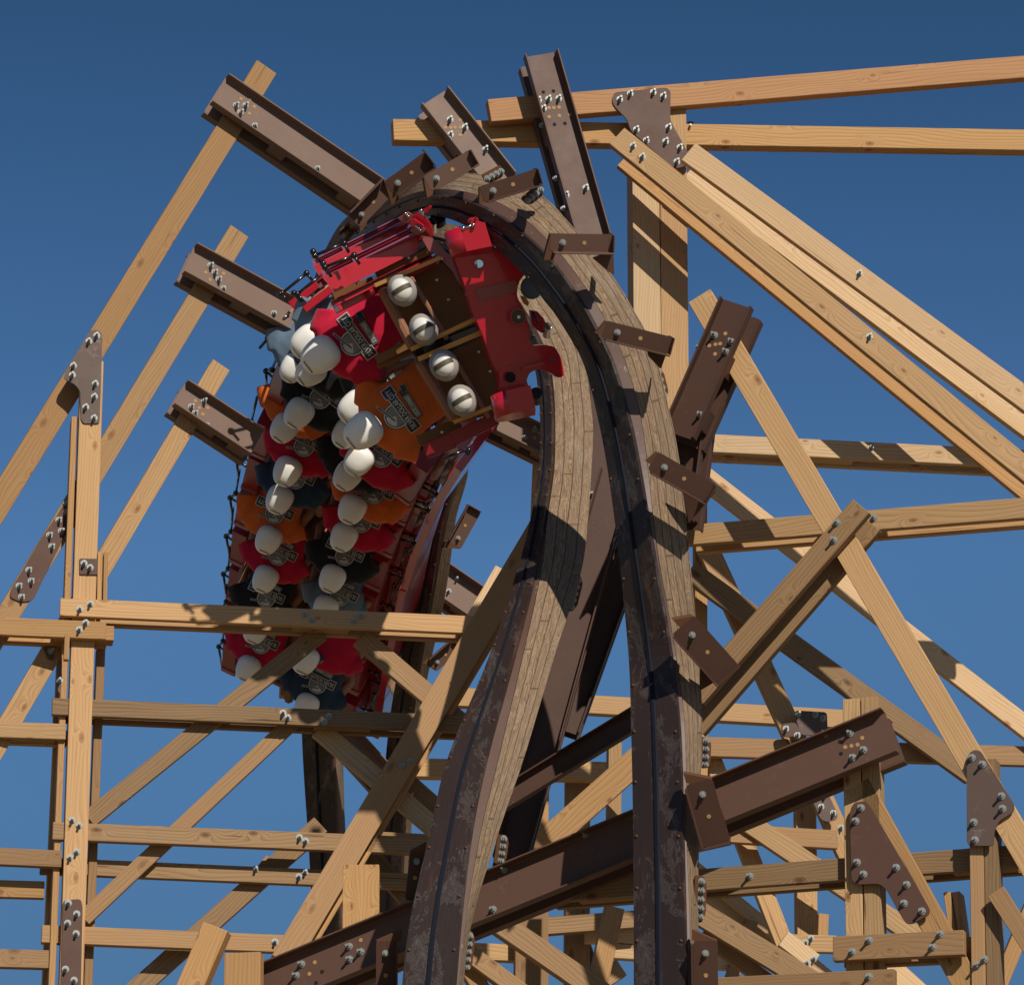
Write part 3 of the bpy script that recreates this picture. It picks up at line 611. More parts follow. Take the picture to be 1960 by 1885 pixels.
channel(Plane(700, 40.5, 5), (655, 1405), (760, 1520), 52, .0, .2, .12, 'far pinkish steel channel under the second long crossbeam', m=M_STL)
channel(Plane(1330, 35.5, 5), (1102, 1790), (1132, 1880), 40, .0, .1, .08, 'small far pinkish steel plate low between the rails', pair=False, m=M_STL)

# ================================================================ the two rails
def cr(p0, p1, p2, p3, t):
    return 0.5 * ((2 * p1) + (-p0 + p2) * t + (2 * p0 - 5 * p1 + 4 * p2 - p3) * t * t + (-p0 + 3 * p1 - 3 * p2 + p3) * t ** 3)
def dense(rows, k=8):
    out = []; n = len(rows)
    for i in range(n - 1):
        a = rows[max(i - 1, 0)]; b = rows[i]; c = rows[i + 1]; d = rows[min(i + 2, n - 1)]
        for j in range(k): out.append([cr(a[q], b[q], c[q], d[q], j / k) for q in range(len(b))])
    out.append(list(rows[-1])); return out
def strip(name, cols, mtl, parent, closed=False, vscale=1.0):
    """loft: cols = list of 3D point lists (one per cross-section corner); UV u = metres along, v = metres across"""
    bm = bmesh.new(); uv = bm.loops.layers.uv.new('UV')
    n = len(cols[0]); k = len(cols)
    V = [[bm.verts.new(p) for p in c] for c in cols]
    s = [0.0]
    mid = cols[min(1, k - 1)]
    for i in range(1, n): s.append(s[-1] + (mid[i] - mid[i - 1]).length)
    vv = [0.0]
    h = n // 2
    for j in range(1, k): vv.append(vv[-1] + sum((cols[j][q] - cols[j - 1][q]).length for q in (0, h, n - 1)) / 3)
    rng = range(k) if closed else range(k - 1)
    for j in rng:
        j2 = (j + 1) % k
        for i in range(n - 1):
            f = bm.faces.new((V[j][i], V[j][i + 1], V[j2][i + 1], V[j2][i]))
            us = (s[i], s[i + 1], s[i + 1], s[i]); vs2 = (vv[j], vv[j], vv[j2] if j2 else vv[j] + .2, vv[j2] if j2 else vv[j] + .2)
            for lp, a, b in zip(f.loops, us, vs2): lp[uv].uv = (a, b)
    if closed:
        bm.faces.new([V[j][0] for j in range(k)]); bm.faces.new([V[j][-1] for j in range(k)][::-1])
    return link(name, finish(bm), mtl, parent)
bmr = bmesh.new(); bm_ball(bmr, Vector(), .011, seg=8); ME_RIV = finish(bmr, 'rivet'); ME_RIV.materials.append(M_RUST)
def rail(rows, label, da, dd, ridge=True):
    D = dense(rows)
    P = lambda x, y, d: W(x, y, d)
    A = []; B = []; C = []; E = []
    for r in D:
        ax, ay, bx, by, cx, cy, dx, dy, d = r[:9]
        wa = math.hypot(ax - bx, ay - by) * d / F; we = math.hypot(dx - cx, dy - cy) * d / F
        A.append(P(ax, ay, d + da)); B.append(P(bx, by, d)); C.append(P(cx, cy, d + 0.03)); E.append(P(dx, dy, d + dd))
    o = empty('track_rail', Matrix.Translation(B[0])); tag(o, label, 'track rail')
    n = len(A)
    def off(X, Y, k): return [x + (x - y).normalized() * k for x, y in zip(X, Y)]
    nrm = []
    for i in range(n):
        t = (B[min(i + 1, n - 1)] - B[max(i - 1, 0)]).normalized(); q = (B[i] - A[i]).cross(t).normalized()
        if q.dot(CAMP - B[i]) < 0: q = -q
        nrm.append(q)
    sh = lambda X, k: [x + q * k for x, q in zip(X, nrm)]
    lerp = lambda X, Y, t: [x.lerp(y, t) for x, y in zip(X, Y)]
    # running plate (box section) with a raised centre ridge
    strip('running_plate', [A, lerp(A, B, .5), B, sh(B, -.03), sh(A, -.03)], M_RUN, o, True)
    if ridge:
        strip('centre_ridge', [sh(lerp(A, B, .44), .001), sh(lerp(A, B, .46), .012), sh(lerp(A, B, .52), .012), sh(lerp(A, B, .54), .001)], M_RDG, o, True)
    B2 = sh(B, -.034); 
    strip('steel_flange', [sh(B, -.0305), C, [c + (e - c) * .0 + FW * .05 for c, e in zip(C, E)], [b + FW * .12 for b in B2]], M_FLG, o, True)
    back = [e + FW * .22 for e in E]; ab = [a + FW * .20 + (e - a).normalized() * .02 for a, e in zip(A, E)]
    c2 = [c + (e - c).normalized() * .004 + FW * .012 for c, e in zip(C, E)]
    strip('timber_stack', [c2, E, back, ab, [a - q * .034 for a, q in zip(A, nrm)], [c + FW * .13 for c in C]], M_STK, o, True)
    # rivets along the plate edges
    s = 0; 
    kk = 0; ME_R = ME_RIV
    for i in range(1, n - 1):
        s += (B[i] - B[i - 1]).length
        if s > 0.32:
            s = 0
            for t in (.07, .93):
                p = A[i].lerp(B[i], t) + nrm[i] * .002
                kk += 1
                if kk <= 96: link('rivet', ME_R, None, o, Matrix.Translation(p))
    return o, A, B, C, E
rowsR = [
 (1213, 2010, 1312, 2010, 1322, 2010, 1338, 2010, 25.3), (1213, 1800, 1311, 1800, 1321, 1800, 1337, 1800, 25.6), (1212, 1600, 1306, 1600, 1314, 1600, 1338, 1600, 25.9),
 (1208, 1400, 1300, 1400, 1311, 1400, 1344, 1400, 26.2), (1203, 1256, 1284, 1256, 1294, 1256, 1338, 1256, 26.5), (1184, 1060, 1250, 1060, 1259, 1060, 1319, 1055, 26.6),
 (1163, 900, 1223, 900, 1240, 898, 1301, 885, 26.8), (1144, 800, 1201, 796, 1215, 792, 1279, 775, 26.9), (1118, 700, 1170, 694, 1183, 688, 1250, 665, 27.0), (1085, 637, 1134, 620, 1146, 614, 1212, 592, 27.05),
 (1046, 580, 1098, 559, 1112, 552, 1171, 526, 27.15), (984, 506, 1034, 478, 1048, 467, 1098, 436, 27.4), (915, 447, 948, 410, 961, 395, 1018, 362, 27.75), (852, 417, 863, 379, 868, 364, 888, 330, 28.15),
 (798, 420, 790, 384, 786, 370, 792, 341, 28.7), (742, 448, 722, 418, 714, 409, 706, 388, 29.6), (690, 500, 660, 470, 650, 462, 640, 445, 31.5), (650, 620, 605, 600, 596, 596, 586, 590, 34.0),
 (620, 800, 580, 800, 572, 800, 560, 800, 36.0), (590, 1150, 650, 1150, 656, 1150, 668, 1150, 40.2), (577, 1370, 635, 1370, 641, 1370, 654, 1370, 40.6), (592, 1640, 642, 1640, 650, 1640, 661, 1640, 41.0), (600, 1800, 650, 1800, 655, 1800, 666, 1800, 41.2)]
rowsL = [
 (760, 2010, 862, 2010, 869, 2010, 880, 2010, 25.3), (780, 1790, 879, 1790, 888, 1790, 898, 1790, 25.6), (821, 1600, 901, 1600, 918, 1600, 952, 1600, 26.0), (857, 1450, 931, 1450, 954, 1450, 1003, 1450, 26.4),
 (936, 1256, 983, 1256, 1000, 1256, 1061, 1256, 27.0), (987, 1100, 1022, 1100, 1034, 1100, 1111, 1100, 27.7), (1014, 1000, 1039, 1000, 1046, 1000, 1125, 1000, 28.2), (1030, 900, 1054, 900, 1060, 900, 1132, 900, 28.8),
 (1034, 820, 1056, 820, 1062, 820, 1135, 820, 29.2), (1030, 750, 1053, 746, 1059, 745, 1127, 740, 29.6), (1018, 690, 1040, 682, 1047, 679, 1115, 660, 30.0), (975, 610, 1000, 600, 1006, 596, 1064, 576, 30.4), (915, 545, 935, 520, 940, 510, 990, 482, 30.8),
 (865, 500, 875, 475, 878, 467, 895, 437, 31.4), (815, 490, 800, 465, 797, 457, 790, 430, 32.2), (775, 560, 750, 550, 744, 547, 730, 540, 33.5), (800, 720, 775, 730, 770, 733, 760, 738, 35.5),
 (864, 860, 875, 860, 880, 860, 891, 860, 37.2), (826, 1000, 846, 1000, 855, 1000, 871, 1000, 37.8), (796, 1137, 825, 1137, 831, 1137, 852, 1137, 38.3), (749, 1354, 788, 1354, 794, 1354, 808, 1354, 39.2), (728, 1600, 770, 1600, 776, 1600, 786, 1600, 40.0), (722, 1800, 764, 1800, 770, 1800, 780, 1800, 40.4)]
rowsR = [(r_[:4] + (r_[2] + (r_[6] - r_[2]) * .30, r_[3] + (r_[7] - r_[3]) * .30) + r_[6:]) if 7 <= i_ <= 15 else r_ for i_, r_ in enumerate(rowsR)]
rR = rail(rowsR, 'outer rail: dark worn steel on laminated timber, arching over the train', .22, .17)
rL = rail(rowsL, 'inner rail: dark steel on timber, rising from bottom left to the red chassis', .11, .14)

# ---------------------------------------------------------------- track brackets
def arm(o, pts, D, m):
    pl = facing(pts[0][0], pts[0][1], D, 12, -16); plate_part('arm_plate', pl, pts, 0, .014, m, o, 3, .002)
def bracket(a, b, wpx, D, label, flange='up', m=None, tx=8, ty=0, foot=None, holes=((.2, 'b'), (.55, 'h')), fl=.085, group=None, taper=False):
    pl = facing((a[0] + b[0]) / 2, (a[1] + b[1]) / 2, D, tx, ty)
    A = pl.hit(*a); B = pl.hit(*b); Ln = (B - A).length; wd = wpx * D / F
    mw = frame(A, B - A, pl.n)
    o = empty('rail_bracket', mw); tag(o, label, 'rail bracket', group); m = m or M_ST
    bm = bmesh.new()
    pts = rounded([(0, -wd / 2), (Ln, -wd / 2), (Ln, wd / 2), (0, wd / 2)], 0.022)
    vs_ = [(p[0], p[1]) for p in pts]
    f1 = [bm.verts.new((x, 0, z)) for x, z in vs_]; f2 = [bm.verts.new((x, -.012, z)) for x, z in vs_]
    bm.faces.new(f1); bm.faces.new(f2[::-1]); k = len(f1)
    for i in range(k): bm.faces.new((f1[i], f2[i], f2[(i + 1) % k], f1[(i + 1) % k]))
    link('web_plate', finish(bm), m, o, mw)
    bm = bmesh.new(); s = 1 if flange == 'up' else -1
    z0, z1 = sorted((s * wd / 2, s * (wd / 2 + .010)))
    bm_box(bm, .018, Ln, -.01, fl, z0, z1, .002); link('flange', finish(bm), m, o, mw)
    bm = bmesh.new(); bm_box(bm, Ln, Ln + .010, -.16, .05, -wd / 2 * .98, wd / 2 * .98, .002); link('end_plate', finish(bm), m, o, mw)
    # foot: welded rusty gusset that reaches the rail
    if foot:
        Fp = W(*foot, D + .02); lf = mw.inverted() @ Fp
        bm = bmesh.new(); q = [(0.0, -s * wd * .45), (0.085, -s * wd * .45), (0.02 + lf.x, lf.z), (lf.x - .045, lf.z)]
        a1 = [bm.verts.new((x, -.002, z)) for x, z in q]; a2 = [bm.verts.new((x, -.075, z)) for x, z in q]
        bm.faces.new(a1); bm.faces.new(a2[::-1])
        for i in range(4): bm.faces.new((a1[i], a2[i], a2[(i + 1) % 4], a1[(i + 1) % 4]))
        link('welded_foot', finish(bm), M_RUST, o, mw)
    for t, kk in holes:
        p = pl.hit(a[0] + (b[0] - a[0]) * t, a[1] + (b[1] - a[1]) * t, .0)
        link('bolt' if kk == 'b' else 'bolt_hole', ME_NUT if kk == 'b' else ME_HOLEW, None, o, frame(p, B - A, pl.n))
    return o
BG = 'angle brackets standing off the rails'
bracket((678, 424), (744, 356), 34, 28.9, 'light brown bracket nearest the uppermost left steel channel', 'down', foot=(697, 436), tx=10, ty=-4, group=BG)
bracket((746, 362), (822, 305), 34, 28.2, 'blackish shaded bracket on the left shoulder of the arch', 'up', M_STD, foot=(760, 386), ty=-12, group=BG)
bracket((818, 352), (905, 302), 32, 27.8, 'brown bracket at the crown with a rusty foot', 'up', M_ST, foot=(826, 374), tx=12, group=BG)
bracket((922, 372), (1031, 338), 31, 27.4, 'bracket in front of the foot of the tall steel channel', 'up', M_STD, foot=(928, 388), ty=-6, group=BG)
b_ = bracket((1053, 464), (1172, 466), 34, 26.9, 'level horizontal bracket below the tall steel channel', 'up', M_ST, foot=(1052, 497), ty=-10, group=BG)
arm(b_, [(1134, 494), (1174, 480), (1176, 527), (1164, 520)], 26.95, M_ST)
b_ = bracket((1156, 630), (1283, 662), 34, 26.7, 'bracket in front of the bright double post', 'up', M_STD, foot=(1150, 640), ty=-8, group=BG)
arm(b_, [(1238, 667), (1288, 644), (1265, 707), (1241, 682)], 26.75, M_STD)
b_ = bracket((1250, 882), (1358, 944), 40, 26.5, 'bracket angling down right just above the upper right horizontal', 'up', M_STD, foot=(1246, 888), ty=-10, group=BG)
arm(b_, [(1306, 889), (1371, 941), (1318, 1002), (1308, 946)], 26.62, M_STD)
b_ = bracket((1308, 1196), (1392, 1290), 56, 26.3, 'broad dark bracket overlapping the doubled strut', 'up', M_STD, foot=(1292, 1190), ty=-12, group=BG)
arm(b_, [(1340, 1250), (1410, 1280), (1340, 1322)], 26.4, M_STD)
b_ = bracket((1338, 1496), (1372, 1616), 52, 25.9, 'steep bracket covering the start of the long steel ledger', 'up', M_STD, foot=(1312, 1490), tx=-6, ty=-8, group=BG)
arm(b_, [(1356, 1483), (1386, 1563), (1401, 1617), (1333, 1632), (1338, 1500)], 26.0, M_STD)
bracket((1350, 1800), (1352, 1920), 46, 25.5, 'lowest right bracket, hanging straight down at the bottom edge', 'up', M_STD, foot=(1325, 1792), tx=-8, group=BG)
bracket((738, 1800), (738, 1920), 36, 26.3, 'dark bracket at the bottom edge left of the inner rail', 'down', M_STD, foot=(770, 1792), group=BG)
bracket((800, 1630), (790, 1720), 30, 26.8, 'small bent bracket left of the inner rail above the ledger', 'down', M_STD, foot=(815, 1625), group=BG)
bracket((869, 1044), (908, 974), 29, 36.9, 'tan rear bracket against open blue sky right of the train', 'down', M_ST, foot=(848, 1040), group=BG)
bracket((896, 862), (938, 800), 28, 36.0, 'tan rear bracket tip just under the red side beam', 'down', M_ST, foot=(880, 862), group=BG)
bracket((827, 1275), (874, 1234), 27, 37.6, 'rear bracket half shaded below the first long crossbeam', 'down', M_ST, foot=(815, 1262), group=BG)
bracket((655, 455), (672, 438), 22, 30.9, 'sliver of bracket behind the red roof bars of the train', 'down', M_ST, group=BG)
# bolted joint plates on the rail sides
def joint(x, y, D, ang, label, n=5, hgt=86):
    pl = facing(x, y, D, 25)
    c = math.cos(R(ang)); s = math.sin(R(ang)); q = []
    for u, v in ((-.5, -9), (.5, -9), (.5, 7), (.3, 14), (-.3, 14), (-.5, 7)): q.append((x + s * u * hgt * -1 + c * v, y + c * u * hgt + s * v))
    o = plate_part('rail_joint_plate', pl, q, .03, .014, M_RUST, None, 4, .002); tag(o, label, 'joint plate', 'bolted joint plates along the rails')
    fasten(o, pl, [(x - s * (i / (n - 1) - .5) * hgt * .75 + c * 3, y + c * (i / (n - 1) - .5) * hgt * .75 + s * 3) for i in range(n)], .03, ME_NUT)
joint(1262, 735, 27.2, -14, 'joint plate beside the right rail at the double post', 4, 60)
joint(1347, 1440, 26.6, 2, 'joint plate on the right rail just above the ledger start', 4, 60)
joint(1338, 1720, 25.9, 2, 'joint plate on the right rail below the ledger start', 5, 90)
joint(893, 1820, 25.9, 6, 'joint plate at the foot of the inner rail', 5, 80)
joint(958, 1625, 26.6, 8, 'joint plate on the inner rail where the ledger passes', 4, 56)
joint(1097, 1135, 28.0, 14, 'dark joint plate on the timber side of the inner rail', 5, 70)
joint(944, 333, 27.9, 62, 'joint plate near the arch crown', 4, 40)
joint(1020, 372, 27.6, 50, 'joint plate behind the tall steel channel foot', 4, 44)

# ================================================================ the train
def text_mesh(s, size=1.0):
    cu = bpy.data.curves.new('t', 'FONT'); cu.body = s; cu.size = size; cu.resolution_u = 2
    cu.align_x = 'CENTER'; cu.align_y = 'CENTER'
    try: cu.offset = 0.012
    except Exception: pass
    o = bpy.data.objects.new('t', cu); COL.objects.link(o)
    dg = bpy.context.evaluated_depsgraph_get(); dg.update()
    me = bpy.data.meshes.new_from_object(o.evaluated_get(dg))
    vs_ = [v.co.copy() for v in me.vertices]; fs = [tuple(p.vertices) for p in me.polygons]
    bpy.data.objects.remove(o); bpy.data.curves.remove(cu); bpy.data.meshes.remove(me)
    xs = [v.x for v in vs_]; ys = [v.y for v in vs_]
    cx = (min(xs) + max(xs)) / 2; cy = (min(ys) + max(ys)) / 2; w_ = max(xs) - min(xs); h_ = max(ys) - min(ys)
    return [((v.x - cx) / w_, (v.y - cy) / h_) for v in vs_], fs
TX_A = text_mesh('SILVER DOLLAR CITY'); TX_B = text_mesh('EST. 1960')
def logo_mesh(bvh, s=1.0):
    bm = bmesh.new(); mats = []
    def y_at(x, z):
        h = bvh.ray_cast(Vector((x, -1.0, z)), Vector((0, 1, 0)))
        return h[0].y if h[0] is not None else -0.10
    def add(pts, faces, layer, mi):
        V = [bm.verts.new((x * s, y_at(x * s, z * s) - .0035 - layer * .0022, z * s)) for x, z in pts]
        for f in faces:
            try: q = bm.faces.new([V[i] for i in f]); q.material_index = mi
            except ValueError: pass
    def grid(fn, nu, nv, layer, mi):
        pts = [fn(i / nu, j / nv) for j in range(nv + 1) for i in range(nu + 1)]
        fs = [(j * (nu + 1) + i, j * (nu + 1) + i + 1, (j + 1) * (nu + 1) + i + 1, (j + 1) * (nu + 1) + i) for j in range(nv) for i in range(nu)]
        add(pts, fs, layer, mi)
    def ring(cx, cz, r0, r1, layer, mi, a0=0, a1=2 * math.pi, n=28):
        grid(lambda u, v: (cx + (r0 + (r1 - r0) * v) * math.cos(a0 + (a1 - a0) * u), cz + (r0 + (r1 - r0) * v) * math.sin(a0 + (a1 - a0) * u)), n, 3, layer, mi)
    def box(x0, x1, z0, z1, layer, mi, ang=0, n=14):
        c, s_ = math.cos(ang), math.sin(ang)
        mx, mz = (x0 + x1) / 2, (z0 + z1) / 2
        def fn(u, v):
            dx = (x0 + (x1 - x0) * u) - mx; dz = (z0 + (z1 - z0) * v) - mz
            return (mx + dx * c - dz * s_, mz + dx * s_ + dz * c)
        grid(fn, n, 3, layer, mi)
    S, Dk, Md = 0, 1, 2
    ring(-.02, .055, 0.001, .093, 0, Dk); ring(-.02, .055, .078, .087, 1, S); ring(-.02, .055, 0.001, .071, 1, Md)
    ring(-.02, .055, .0, .071, 2, S, 1.1, 2.6, 8)
    # pick with its handle
    a = math.atan2(.035, .128)
    box(-.05, .118, .092, .110, 3, S, a); box(-.046, .113, .096, .106, 4, Dk, a)
    # ribbon below
    rb = -.06
    box(-.125, .105, -.108, -.052, 3, Dk, rb); box(-.120, .060, -.103, -.057, 4, Md, rb)
    box(.072, .135, -.128, -.078, 3, Md, rb - .1, 4); box(.078, .128, -.120, -.086, 4, Dk, rb - .1, 4)
    # banner with stepped ends
    box(-.160, .160, -.034, .034, 5, S); box(-.182, -.105, -.046, .046, 5, S, 0, 4); box(.105, .182, -.046, .046, 5, S, 0, 4)
    box(-.155, .155, -.028, .028, 6, Dk); box(-.176, -.110, -.040, .040, 6, Dk, 0, 4); box(.110, .176, -.040, .040, 6, Dk, 0, 4)
    add([(x * .325, z * .040) for x, z in TX_A[0]], TX_A[1], 8, S)
    c, s_ = math.cos(rb), math.sin(rb)
    add([(-.03 + x * .15 * c - z * .03 * s_, -.080 + x * .15 * s_ + z * .03 * c) for x, z in TX_B[0]], TX_B[1], 6, S)
    me = finish(bm, 'shirt_logo', False)
    for k in (M_LGS, M_LGD, M_LGM): me.materials.append(k)
    return me
def loft(bm, secs, n=28, ex=2.8):
    rings = []
    for z, a, b, cy in secs:
        r = []
        for i in range(n):
            t = 2 * math.pi * i / n; c, s = math.cos(t), math.sin(t)
            r.append(bm.verts.new((a * math.copysign(abs(c) ** (2 / ex), c), cy + b * math.copysign(abs(s) ** (2 / ex), s), z)))
        rings.append(r)
    for p, q in zip(rings, rings[1:]):
        for i in range(n): bm.faces.new((p[i], p[(i + 1) % n], q[(i + 1) % n], q[i]))
    bm.faces.new(rings[0][::-1]); bm.faces.new(rings[-1])
def remesh(me, vox, smooth=4):
    o = bpy.data.objects.new('tmp', me); COL.objects.link(o)
    md = o.modifiers.new('r', 'REMESH'); md.mode = 'VOXEL'; md.voxel_size = vox
    ms = o.modifiers.new('s', 'SMOOTH'); ms.factor = 0.5; ms.iterations = smooth
    dg = bpy.context.evaluated_depsgraph_get(); dg.update()
    r = bpy.data.meshes.new_from_object(o.evaluated_get(dg))
    bpy.data.objects.remove(o); bpy.data.meshes.remove(me)
    for p in r.polygons: p.use_smooth = True
    return r
def person(px, py, D, u, head, hD, colour, label, logo=True, sc=1.0, seed=0, feet=None, legs='navy', hs=(.130, .120, .148), ang=0.0, tilt=(0, 0)):
    n = (-FW + RT * math.tan(R(tilt[0])) + UPV * math.tan(R(tilt[1]))).normalized()
    U = (RT * u[0] + UPV * u[1]); U = (U - n * U.dot(n)).normalized()
    e = U.cross(n).normalized()
    mw = Matrix((e, -n, U)).transposed().to_4x4(); mw.translation = W(px, py, D)
    K = 1.12 if feet else 1.12
    inv = mw.inverted(); H = inv @ W(head[0], head[1], D - hD)
    rs = random.Random(seed)
    # body: one continuous surface
    bm = bmesh.new(); hs = tuple(v * (1.0 if D < 30.7 else .90) for v in hs)
    loft(bm, [(-.30, .15, .09, .02), (-.12, .165, .10, .01), (.08, .19, .105, 0), (.18, .195, .09, .01), (.24, .10, .07, .02)])
    for v in bm.verts: v.co.x *= K; v.co.z *= K
    bm_tube(bm, (0, .02, .18), H * .85 + Vector((0, .02, .0)), .062, .055, 14)
    hr = Matrix.Rotation(ang, 4, 'Y')
    hh = bmesh.ops.create_uvsphere(bm, u_segments=32, v_segments=20, radius=1)['verts']
    for v in hh:
        x, y, z = v.co
        k = (abs(x) ** 2.5 + abs(y) ** 2.5 + abs(z) ** 2.5) ** (-1 / 2.5)
        c = Vector((x * k * hs[0] * (1 - .16 * z), y * k * hs[1] * (1 - .10 * z), z * k * hs[2])) * sc
        v.co = H + hr @ c
    for s in (-1, 1):
        sh = Vector((s * .19, .02, .15)) * K; el = Vector((s * .27, .07, -.08)) * K; ha = Vector((s * .20, .09, -.27)) * K
        bm_tube(bm, sh, el, .055, .044, 12); bm_ball(bm, el, .045); bm_tube(bm, el, ha, .042, .032, 12)
        if feet:
            ft = inv @ W(*feet[0 if s > 0 else 1]); kn = Vector((s * .12, .02, -.62))
            bm_tube(bm, (s * .09, .02, -.28), kn, .085, .062, 12); bm_ball(bm, kn, .064); bm_tube(bm, kn, ft + Vector((0, .08, 0)), .055, .042, 12)
        else:
            kn = Vector((s * .11, .14, -.50)); bm_tube(bm, (s * .08, .03, -.26), kn, .085, .06, 12)
    me = remesh(finish(bm, 'person'), .013, 5)
    for k in (CL[legs], M_EGG, M_SKIN): me.materials.append(k)
    for p in me.polygons:
        d = hr.inverted().to_3x3() @ (p.center - H)
        r = math.sqrt((d.x / hs[0]) ** 2 + (d.y / hs[1]) ** 2 + (d.z / hs[2]) ** 2) / sc
        p.material_index = 1 if r < 1.24 else (2 if (p.center - Vector((0, 0, .2))).length < .15 and p.center.z > .2 else 0)
        if abs(p.center.x) > .17 and p.center.z < .05 and p.center.z > -.4: p.material_index = 2
    o = link('person', me, None, None, mw); tag(o, label, 'person', 'riders hanging upside down in the train')
    # shirt
    bm = bmesh.new()
    loft(bm, [(-.31, .205, .125, .015), (-.22, .200, .128, .01), (-.05, .205, .130, .005), (.10, .222, .130, 0), (.19, .225, .112, .005), (.245, .15, .095, .01), (.262, .09, .07, .01)], 36)
    for s in (-1, 1):
        q = rs.uniform(-.05, .04)
        bm_tube(bm, (s * .16, .0, .165), (s * (.262 + q * .3), -.01 + q, .03 + q), .092, .080, 14)
    for v in bm.verts: v.co.x *= K; v.co.z *= K
    sm = remesh(finish(bm, 'shirt'), .012, 6)
    off = Vector((rs.uniform(0, 50), rs.uniform(0, 50), rs.uniform(0, 50)))
    for v in sm.vertices:
        c = v.co
        rg = max(0, abs(c.x) - .15) * 1.2 + max(0, -.10 - c.z) * .55
        k = noise.noise(Vector((c.x * 6, c.y * 6, c.z * 6)) + off) * (.010 + .06 * rg) + (1 - abs(noise.noise(Vector((c.x * 11 + c.z * 7, c.y * 9, c.z * 4)) + off)) * 2) * (.004 + .03 * rg)
        d = Vector((c.x * .8, c.y, (c.z + .02) * .35)); d = d.normalized() if d.length > 0 else Vector((0, 0, 1))
        v.co = c + d * k
    sm.materials.append(CL[colour])
    sh = link('shirt', sm, None, o, mw)
    if logo:
        bv = BVHTree.FromPolygons([v.co.copy() for v in sm.vertices], [tuple(p.vertices) for p in sm.polygons])
        link('shirt_logo', logo_mesh(bv, 1.06 if feet else 1.0), None, sh, mw)
    # seam across the crown of the white shell
    bm = bmesh.new(); pr = None
    for i in range(9):
        t = -.55 + i / 8 * .8; x = hs[0] * sc * t; 
        z = hs[2] * sc * .80; y = -hs[1] * sc * math.sqrt(max(0.02, 1 - t * t - .50)) * 1.03
        q = H + hr @ Vector((x, y, z))
        if pr is not None: bm_tube(bm, pr, q, .0035, seg=6)
        pr = q
    link('shell_seam', finish(bm), M_BAND, o, mw)
    if feet:
        for f in feet:
            c = W(*f); 
            bm = bmesh.new(); ax = (RT * .88 + UPV * .47).normalized()
            bm_ball(bm, Vector((0, .01, .006)), 1, (.104, .085, .122), 24)
            mm = Matrix((ax, -(-FW * .95 + UPV * .3).normalized(), ax.cross(-FW) * -1)).transposed().to_4x4(); mm.translation = c
            s_ = link('shoe', finish(bm), M_SHOE, o, mm)
            bm = bmesh.new(); bm_ball(bm, Vector((0, -.040, 0)), 1, (.076, .056, .088), 28); so_ = link('sole', finish(bm), M_SOLE, s_, mm)
            bm = bmesh.new(); bm_ball(bm, Vector((0, -.040, -.004)), 1, (.0785, .0595, .09), 28)
            bmesh.ops.delete(bm, geom=[v for v in bm.verts if abs(v.co.z + .004) > .024 or v.co.y > -.02], context='VERTS'); link('sole_band', finish(bm, 'b', False), M_BAND, s_, mm)
    return o
UF = (-.80, -.60); UB = (-.42, -.90); UM = (-.58, -.80)
person(685, 645, 29.1, UF, (612, 681), .22, 'red', 'person in crimson logo shirt, upper left seat of the front row, brightest white head', seed=1, feet=[(770, 557, 28.12), (811, 632, 28.12)])
person(768, 784, 29.1, UF, (694, 826), .22, 'orange', 'person in orange logo shirt in the front row, lower right seat', seed=2, feet=[(850, 700, 28.12), (885, 768, 28.12)])
person(645, 628, 30.4, UF, (588, 656), .2, 'blue', 'person in dull blue sleeve behind the crimson front rider, white head touching the brightest one', False, .95, 3)
person(640, 680, 31.2, UF, (594, 712), .25, 'black', 'person whose white head peeks out directly under the brightest front head', False, .95, 4)
person(598, 660, 31.4, UM, (561, 706), .15, 'blue', 'person with the leftmost white shell head of the upper cluster', False, .9, 5)
person(728, 722, 30.6, UF, (679, 781), .25, 'black', 'person in black logo shirt seen between the crimson and orange front shirts', True, .95, 6)
person(618, 750, 32.0, UM, (571, 792), .25, 'black', 'person in black logo shirt directly below the upper cluster of white heads', True, .98, 7)
person(578, 765, 33.0, UM, (544, 820), .25, 'orange', 'person with orange sleeve at the left edge, head tucked under another white head', False, .98, 8)
person(700, 770, 32.0, UM, (662, 831), .2, 'red', 'person in crimson whose white head hides half behind the orange front rider head', False, .95, 9)
person(585, 842, 33.4, UB, (549, 903), .2, 'red', 'person in crimson logo shirt, third along the left column below the black shirt', True, 1, 10)
person(735, 862, 32.2, UM, (686, 882), .3, 'red', 'person in crimson shirt just below the orange front rider', True, 1, 11)
person(690, 868, 33.1, UM, (664, 912), .2, 'black', 'person in black whose white head touches the head above it in the right column', False, .98, 12)
person(568, 905, 34.6, UB, (534, 957), .2, 'navy', 'person in dark navy logo shirt between the crimson and orange shirts of the left column', True, 1, 13)
person(718, 932, 33.6, UB, (673, 975), .25, 'orange', 'person in orange logo shirt in the middle of the right column, glossy white head', True, 1, 14)
person(528, 972, 35.6, UB, (513, 1034), .2, 'orange', 'person in orange logo shirt in the middle of the left column', True, 1.0, 15)
person(694, 988, 34.8, UB, (657, 1029), .25, 'red', 'person in crimson under the orange rider of the right column', True, 1, 16)
person(535, 1052, 36.6, UB, (507, 1109), .2, 'red', 'person in crimson shirt with a torn looking sleeve near the left handrail', True, 1.0, 17)
person(662, 1052, 35.8, UB, (635, 1108), .2, 'black', 'person in black logo shirt in the lower right column', True, 1.0, 18)
person(512, 1133, 37.6, UB, (489, 1207), .2, 'black', 'person in black logo shirt just above the first long crossbeam at left', True, 1.0, 19)
person(652, 1130, 36.8, UB, (622, 1166), .2, 'blue', 'person in grey-blue logo shirt just above the first long crossbeam', True, 1.0, 20)
